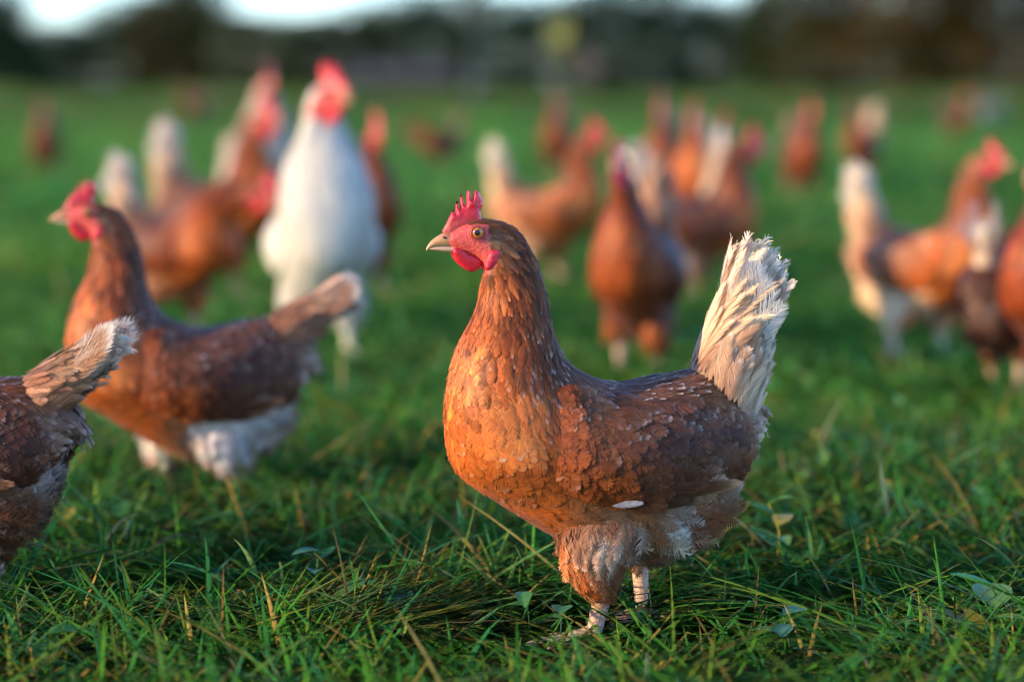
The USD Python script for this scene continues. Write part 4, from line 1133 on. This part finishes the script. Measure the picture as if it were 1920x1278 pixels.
def build_weeds():
    G, Y, P, Bl = GREEN_LEAF, YELLOW_LEAF, PALE_LEAF, BLUE_LEAF
    g = "broad leaved weeds in the grass"
    weed(1050, 2.31, .035, 3, 1, .034, [Bl, G], "small green leaf held above the grass in front of the sharp hen's feet", g, 1, .1)
    weed(990, 2.34, .045, 3, 1, .036, [G], "low green leaves just left of the sharp hen's near foot", g, 2, .2)
    weed(1430, 2.62, .075, 6, 1, .034, [Y, Y * .8, P, G], "weed with yellowing leaves behind the sharp hen's feet at right", g, 3, .4)
    weed(1862, 2.26, .05, 5, 1, .046, [G * 1.2, P * .8, Y * .4], "broad fresh green leaves in the bottom right corner", g, 4, .5)
    weed(600, 2.50, .045, 5, 1, .032, [G * 1.2, Bl, G], "cluster of round green leaves in the grass left of centre", g, 5, .35)
    weed(745, 2.42, .028, 5, 1, .040, [Bl, G], "flat blue green leaves lying in the grass below the sharp hen's breast", g, 6, .0)
    weed(80, 2.20, .03, 4, 1, .05, [Bl, G], "broad dull leaf in the bottom left corner", g, 7, .1)
    weed(1500, 2.27, .03, 4, 1, .034, [Bl, G], "dark leaf rosette in the near grass right of the sharp hen", g, 8, .15)
    for k, (px, D, hh, cs, lb) in enumerate([
        (1710, 3.55, .11, [P * 1.1, P], "pale green leafy weed blurred behind the sharp hen's tail"),
        (1700, 3.15, .10, [P, Y * .6], "blurred weed with pale upright leaves below the palest one"),
        (1880, 3.1, .10, [Y, Y, P], "blurred weed with a bright yellow leaf at the right edge"),
        (1520, 3.3, .09, [Y * .6, P], "blurred yellow tinged weed just right of the sharp hen's rump"),
        (1495, 3.05, .09, [Y * .55, P, G], "blurred yellow green weed low behind the sharp hen's rump"),
        (1660, 2.95, .07, [G * 1.4, Y * .7], "blurred green and yellow weed in the grass at right of centre"),
        (1850, 2.9, .07, [P * .9, G], "blurred light green weed under the bright yellow leaf"),
        (1780, 2.8, .06, [G * 1.5, P], "blurred fresh green weed in front of the yellow leaf"),
        (1600, 2.75, .05, [P, Bl], "low blurred pale weed between the yellowing weed and the right edge"),
        (115, 2.75, .07, [Y * .6, G], "yellow tinged weed beside the dark hen's fluff at left"),
        (225, 2.8, .06, [Y * .5, G * 1.2], "yellow green weed between the two left hens")]):
        weed(px, D, hh * .75, 7, 1, .030, cs, lb, g, 30 + k, .8)
    # single dry stalks
    rng = np.random.default_rng(77)
    for k, (px, D, L, az, lean, curl, w, c, lb) in enumerate([
        (330, 3.12, .10, .2, 1.22, .1, .008, G_STRAW * 1.2, "broad golden straw blade leaning right in front of the left hen's legs"),
        (560, 2.55, .10, .7, .8, .1, .0045, G_STRAW, "pale dry blade standing among the grass left of centre"),
        (690, 2.46, .11, .2, 1.2, .2, .004, G_STRAW * .9 + G_BROWN * .3, "reddish dry blade lying left of the sharp hen's breast"),
        (640, 2.30, .09, .8, .55, -.1, .004, G_STRAW * 1.05, "bent yellow straw in the near grass below centre"),
        (185, 2.24, .085, .35, 1.1, .1, .005, G_STRAW * 1.2, "short pale straw in the near grass at lower left"),
        (405, 2.22, .09, 1.4, .25, .1, .003, G_BROWN * 1.8, "thin brown stalk upright in the near grass at lower left"),
        (880, 2.36, .12, .15, 1.25, .15, .0028, G_STRAW, "long thin straw lying towards the sharp hen's near foot"),
        (940, 2.33, .15, .1, .9, .5, .003, G_LIGHT * 1.6, "arched light green blade in front of the sharp hen's thigh"),
        (1015, 2.40, .12, 2.6, 1.0, .15, .003, G_STRAW * .8 + G_BROWN * .6, "pinkish dry stalk crossing the grass under the sharp hen's belly"),
        (1420, 2.32, .07, 1.2, .2, .1, .0022, G_BROWN * 1.7, "short brown stalk standing right of the sharp hen's feet")]):
        loc = on_ground(px, D)
        v, f, n, cc = blades(rng, np.zeros((1, 2)), np.array([L]), np.array([w]), np.array([lean]), np.array([curl]), np.array([az]), np.array([c * .8]), np.array([c]), 8)
        z0 = .018
        v[:, 2] += z0 + (.022 if k == 0 else 0)
        p = put("/World", "dry_stalk", v + loc, f, M["leaf"], n, cc)
        tag(stage.GetPrimAtPath(p), lb, "stalk", "single stalks in the near grass")


build_weeds()


# ---------------------------------------------------------------- trees, hedge, shed
def tree(name, label, cat, group, loc, height, width, colours, seed, trunk=.12, leaves=2600, leaf=.2, base=.08, conifer=False, bark="bark"):
    rng = np.random.default_rng(seed)
    root = xform(name, loc, rng.uniform(0, 360), 1.0, label, cat, group)
    P = [np.array([0, 0, -.2])]
    for k in range(6):
        P.append(np.array([rng.normal(0, .03) * height * k / 6, rng.normal(0, .03) * height * k / 6, height * (k + 1) / 6.6]))
    v, f = tube(P, np.linspace(trunk, trunk * .2, 7), 9)
    tr = put(root, "trunk", v, f, M[bark], smooth_normals(v, f))
    tips = []
    nl = 9 if not conifer else 14
    for k in range(nl):
        z = height * (base + (.92 - base) * (k + .5) / nl)
        a = k * 2.4 + rng.normal(0, .4)
        r = width / 2 * ((1 - (z / height)) * .95 + .05 if conifer else math.sqrt(max(.08, 1 - ((z / height - .5) / .58) ** 2))) * rng.uniform(.65, 1)
        e = np.array([math.cos(a) * r, math.sin(a) * r, z + (0 if conifer else .18 * r)])
        s = np.array([0, 0, z * .8])
        v, f = tube([s, (s + e) / 2 + [0, 0, .05 * height], e], np.linspace(trunk * .35, trunk * .08, 3), 5)
        put(tr, "limb", v, f, M[bark], smooth_normals(v, f))
        tips.append(e); tips.append((s + e) / 2)
    tips.append(np.array([0, 0, height * .93])); tips.append(np.array([0, 0, height * .75]))
    tips = np.array(tips)
    w = rng.integers(0, len(tips), leaves)
    cl = tips[w] + rng.normal(0, 1, (leaves, 3)) * np.array([width * .13, width * .13, height * .075])
    cl[:, 2] = np.clip(cl[:, 2], .05, height)
    d = unit(rng.normal(0, 1, (leaves, 3)) + [0, 0, -.3]); s = unit(np.cross(d, rng.normal(0, 1, (leaves, 3)))); nn = np.cross(s, d)
    sz = leaf * rng.uniform(.6, 1.3, (leaves, 1))
    v = np.stack([cl - d * sz * .5, cl + s * sz * .3 + nn * sz * .06, cl + d * sz * .5, cl - s * sz * .3 + nn * sz * .06], 1).reshape(-1, 3)
    f = (np.arange(leaves) * 4)[:, None] + np.array([[0, 1, 2, 3]])
    clump = rng.uniform(.65, 1.35, len(tips))
    c = np.array(colours)[rng.integers(0, len(colours), leaves)] * (clump[w] * rng.uniform(.75, 1.25, leaves))[:, None]
    put(root, "crown", v, f, M["tree_leaf"], np.repeat(unit(nn + unit(cl - [0, 0, height * .5]) * .8), 4, 0), np.repeat(c, 4, 0))


def build_dry_mat():
    rng = np.random.default_rng(88)
    n = 620
    xy = np.c_[np.minimum(rng.normal(-.12, .13, n), rng.uniform(-.24, -.10, n)), rng.normal(2.34, .055, n)]
    base, tip = blade_colours(rng, n, .42)
    k = rng.random(n)[:, None]
    tip = np.where(k < .5, tip, np.array([.30, .33, .08]) * rng.uniform(.6, 1.2, (n, 1)))
    az = np.where(rng.random(n) < .7, rng.normal(.25, .5, n), rng.uniform(0, 6.28, n))
    v, f, nn, c = blades(rng, xy, rng.uniform(.06, .19, n), rng.uniform(.0012, .0032, n), rng.uniform(1.05, 1.5, n), rng.uniform(-.15, .35, n), az, tip * .8, tip, 5)
    v[:, 2] += ground_z(v[:, 0], v[:, 1]) + np.repeat(rng.uniform(.0, .022, n), 12)
    p = put("/World", "matted_grass", v, f, M["grass"], nn, c)
    tag(stage.GetPrimAtPath(p), "flattened yellowing grass and straw left of the sharp hen's feet", "grass", kind="stuff")


build_dry_mat()


def build_backdrop():
    dg, bg, ol, br, rb = np.array([.009, .024, .008]), np.array([.006, .022, .012]), np.array([.028, .032, .007]), np.array([.062, .046, .009]), np.array([.068, .040, .009])
    rng = np.random.default_rng(5)

    def by_px(px, top, D):
        return at_depth(px, top, D)[2]
    spec = [
        # px, top px, width px, distance, colours, kind, label
        (5, -30, 200, 62, [bg, dg], "fir_tree", "dark fir tree at the left edge of the field"),
        (120, 42, 200, 66, [bg, dg], "hedge_tree", "low dark bush between the fir tree and the tall dark tree"),
        (262, -10, 190, 75, [dg, ol], "hedge_tree", "dark olive bush under the left gap of sky"),
        (362, -90, 150, 80, [ol * .7, dg], "dark_tree", "tall narrow dark tree splitting the strip of sky"),
        (318, -5, 240, 72, [ol * .8, br * .5], "hedge_tree", "brownish dark bush under the tall narrow tree"),
        (490, 26, 200, 70, [ol * 1.3, ol], "hedge_tree", "olive green bush right of the tall narrow tree"),
        (610, 30, 190, 76, [dg, ol], "hedge_tree", "dark bush behind the white rooster's comb"),
        (730, 16, 190, 78, [dg, ol], "hedge_tree", "dark green bush right of the rooster's comb"),
        (835, -20, 190, 74, [dg, bg], "hedge_tree", "dark green tree under the middle of the sky strip"),
        (985, -10, 220, 70, [bg, dg], "hedge_tree", "blue green tree right of the pale birch"),
        (1110, -25, 210, 72, [bg, dg, dg], "hedge_tree", "dark tree behind the yellow leafed sapling"),
        (1225, -40, 240, 70, [bg, dg], "hedge_tree", "very dark green tree right of centre"),
        (1345, -5, 190, 74, [dg, bg], "hedge_tree", "dark green tree beside the brown trees"),
        (1440, -40, 170, 60, [ol, dg * 1.4], "hedge_tree", "olive tree at the start of the brown trees"),
        (1560, -120, 230, 55, [br * .8, ol], "autumn_tree", "first brown autumn tree from the left"),
        (1690, -150, 240, 53, [br, rb * .8], "autumn_tree", "second brown autumn tree with rusty leaves"),
        (1800, -140, 240, 55, [br * 1.2, ol * 1.2], "autumn_tree", "yellow brown autumn tree near the right edge"),
        (1920, -130, 230, 52, [rb * .6, br * .6], "autumn_tree", "darkest brown autumn tree at the right edge"),
    ]
    for k, (px, top, wpx, D, cs, kind, lb) in enumerate(spec):
        x = at_depth(px, 160, D)[0]
        h = max(1.2, by_px(px, top, D)); w = wpx / 1920 * .4235 * D
        tree(kind, lb, "tree", "trees along the far side of the pasture", (x, D, -.05), h, w, cs, 40 + k, trunk=.05 + h * .02, leaves=5200, leaf=.07 + .022 * h, base=.04, conifer=kind == "fir_tree")
    # further row so that no gap opens below the sky line
    for k, px in enumerate(np.arange(-60, 2000, 105)):
        D = 96 + (k % 3) * 5
        x = at_depth(px, 160, D)[0]
        top = (46 if 40 < px < 210 else 32 if px < 640 else 12) if px < 1000 else 5
        tree("far_bush", ["dense", "rounded", "ragged"][k % 3] + " far bush " + ["behind the fir tree", "left of the tall narrow tree", "behind the tall narrow tree", "behind the olive bush", "behind the rooster", "in the middle of the far hedge", "behind the pale birch", "behind the dark trees right of centre", "beside the brown trees", "behind the autumn trees"][min(9, k // 2)] + (", left one" if k % 2 == 0 else ", right one"),
             "bush", "far bushes closing the pasture", (x, D, -.05), by_px(px, top + rng.uniform(-12, 12), D), 3.4, [dg, ol, bg][k % 3:] + [dg], 140 + k, .08, 900, .32, .02)
    # birch with a pale trunk and a sapling with yellow leaves
    x = at_depth(890, 160, 48)[0]
    root = tree("birch_tree", "pale grey birch trunk in front of the dark trees", "tree", "trees along the far side of the pasture", (x, 48, -.05), 3.4, 1.0, [ol, dg], 300, .11, 420, .14, .35, bark="birch")
    x = at_depth(1056, 160, 30)[0]
    tree("sapling", "sapling with a clump of yellow green leaves against the dark trees", "tree", "trees along the far side of the pasture", (x, 30, -.05), 1.35, .34, [np.array([.42, .38, .10]), np.array([.3, .32, .09])], 301, .02, 240, .05, .8)
    x = at_depth(1105, 160, 34)[0]
    tree("sapling", "sapling with pinkish grey seed heads right of the yellow one", "tree", "trees along the far side of the pasture", (x, 34, -.05), 1.05, .34, [np.array([.26, .20, .17])], 302, .02, 160, .05, .7)
    # low wooden shed
    D = 58
    x = at_depth(750, 160, D)[0]
    root = xform("field_shed", (x, D, -.02), 4, 1.0, "long low brown wooden shed at the foot of the far trees", "shed")
    W, H, T = 2.2, .62, 1.4
    n = 16
    for k in range(n):
        b = trimesh.creation.box([W / n - .012, .03, H]); b.apply_translation([-W / 2 + (k + .5) * W / n, -T / 2, H / 2])
        put(root, "board", b.vertices, b.faces, M["wood"])
    b = trimesh.creation.box([W - .08, T - .1, H - .02]); b.apply_translation([0, .02, H / 2 - .02])
    put(root, "wall", b.vertices, b.faces, M["wood"])
    pr = trimesh.creation.extrude_polygon(Polygon([(-T / 2 - .15, 0), (T / 2 + .15, 0), (0, .32)]), W + .3)
    pr.apply_transform(np.array([[0, 0, 1, -W / 2 - .15], [1, 0, 0, 0], [0, 1, 0, H], [0, 0, 0, 1.0]]))
    put(root, "roof", pr.vertices, pr.faces, M["roof"])
    d = trimesh.creation.box([.4, .03, .5]); d.apply_translation([.5, -T / 2 - .035, .26])
    put(root, "door", d.vertices, d.faces, M["roof"])


def build_tall_grass():
    rng = np.random.default_rng(63)
    protos = []
    for k in range(3):
        n = 420
        base, tip = blade_colours(rng, n, .35)
        protos.append(blades(rng, rng.uniform(-.8, .8, (n, 2)) * [1, .5], rng.uniform(.22, .60, n), rng.uniform(.006, .012, n), np.abs(rng.normal(.12, .12, n)), np.abs(rng.normal(.35, .25, n)), rng.uniform(0, 6.28, n), base * 1.1, tip, 4, flat=.3))
    P = []
    for D0, D1, m in ((24, 34, 16), (34, 58, 70)):
        for _ in range(m):
            D = rng.uniform(D0, D1)
            P.append((rng.uniform(-.24, .24) * D, D))
    P = np.array(P)
    n = len(P)
    sc = np.c_[np.ones(n), np.ones(n), rng.uniform(.45, 1.0, n)]
    pi = instancer("/World/tall_grass", protos, np.c_[P, np.zeros(n)], rng.uniform(-.5, .5, n), sc, rng.integers(0, 3, n))
    tag(pi, "tall seeding grass and dry stems in front of the far trees", "grass", kind="stuff")


build_backdrop()
build_tall_grass()
build_grass()
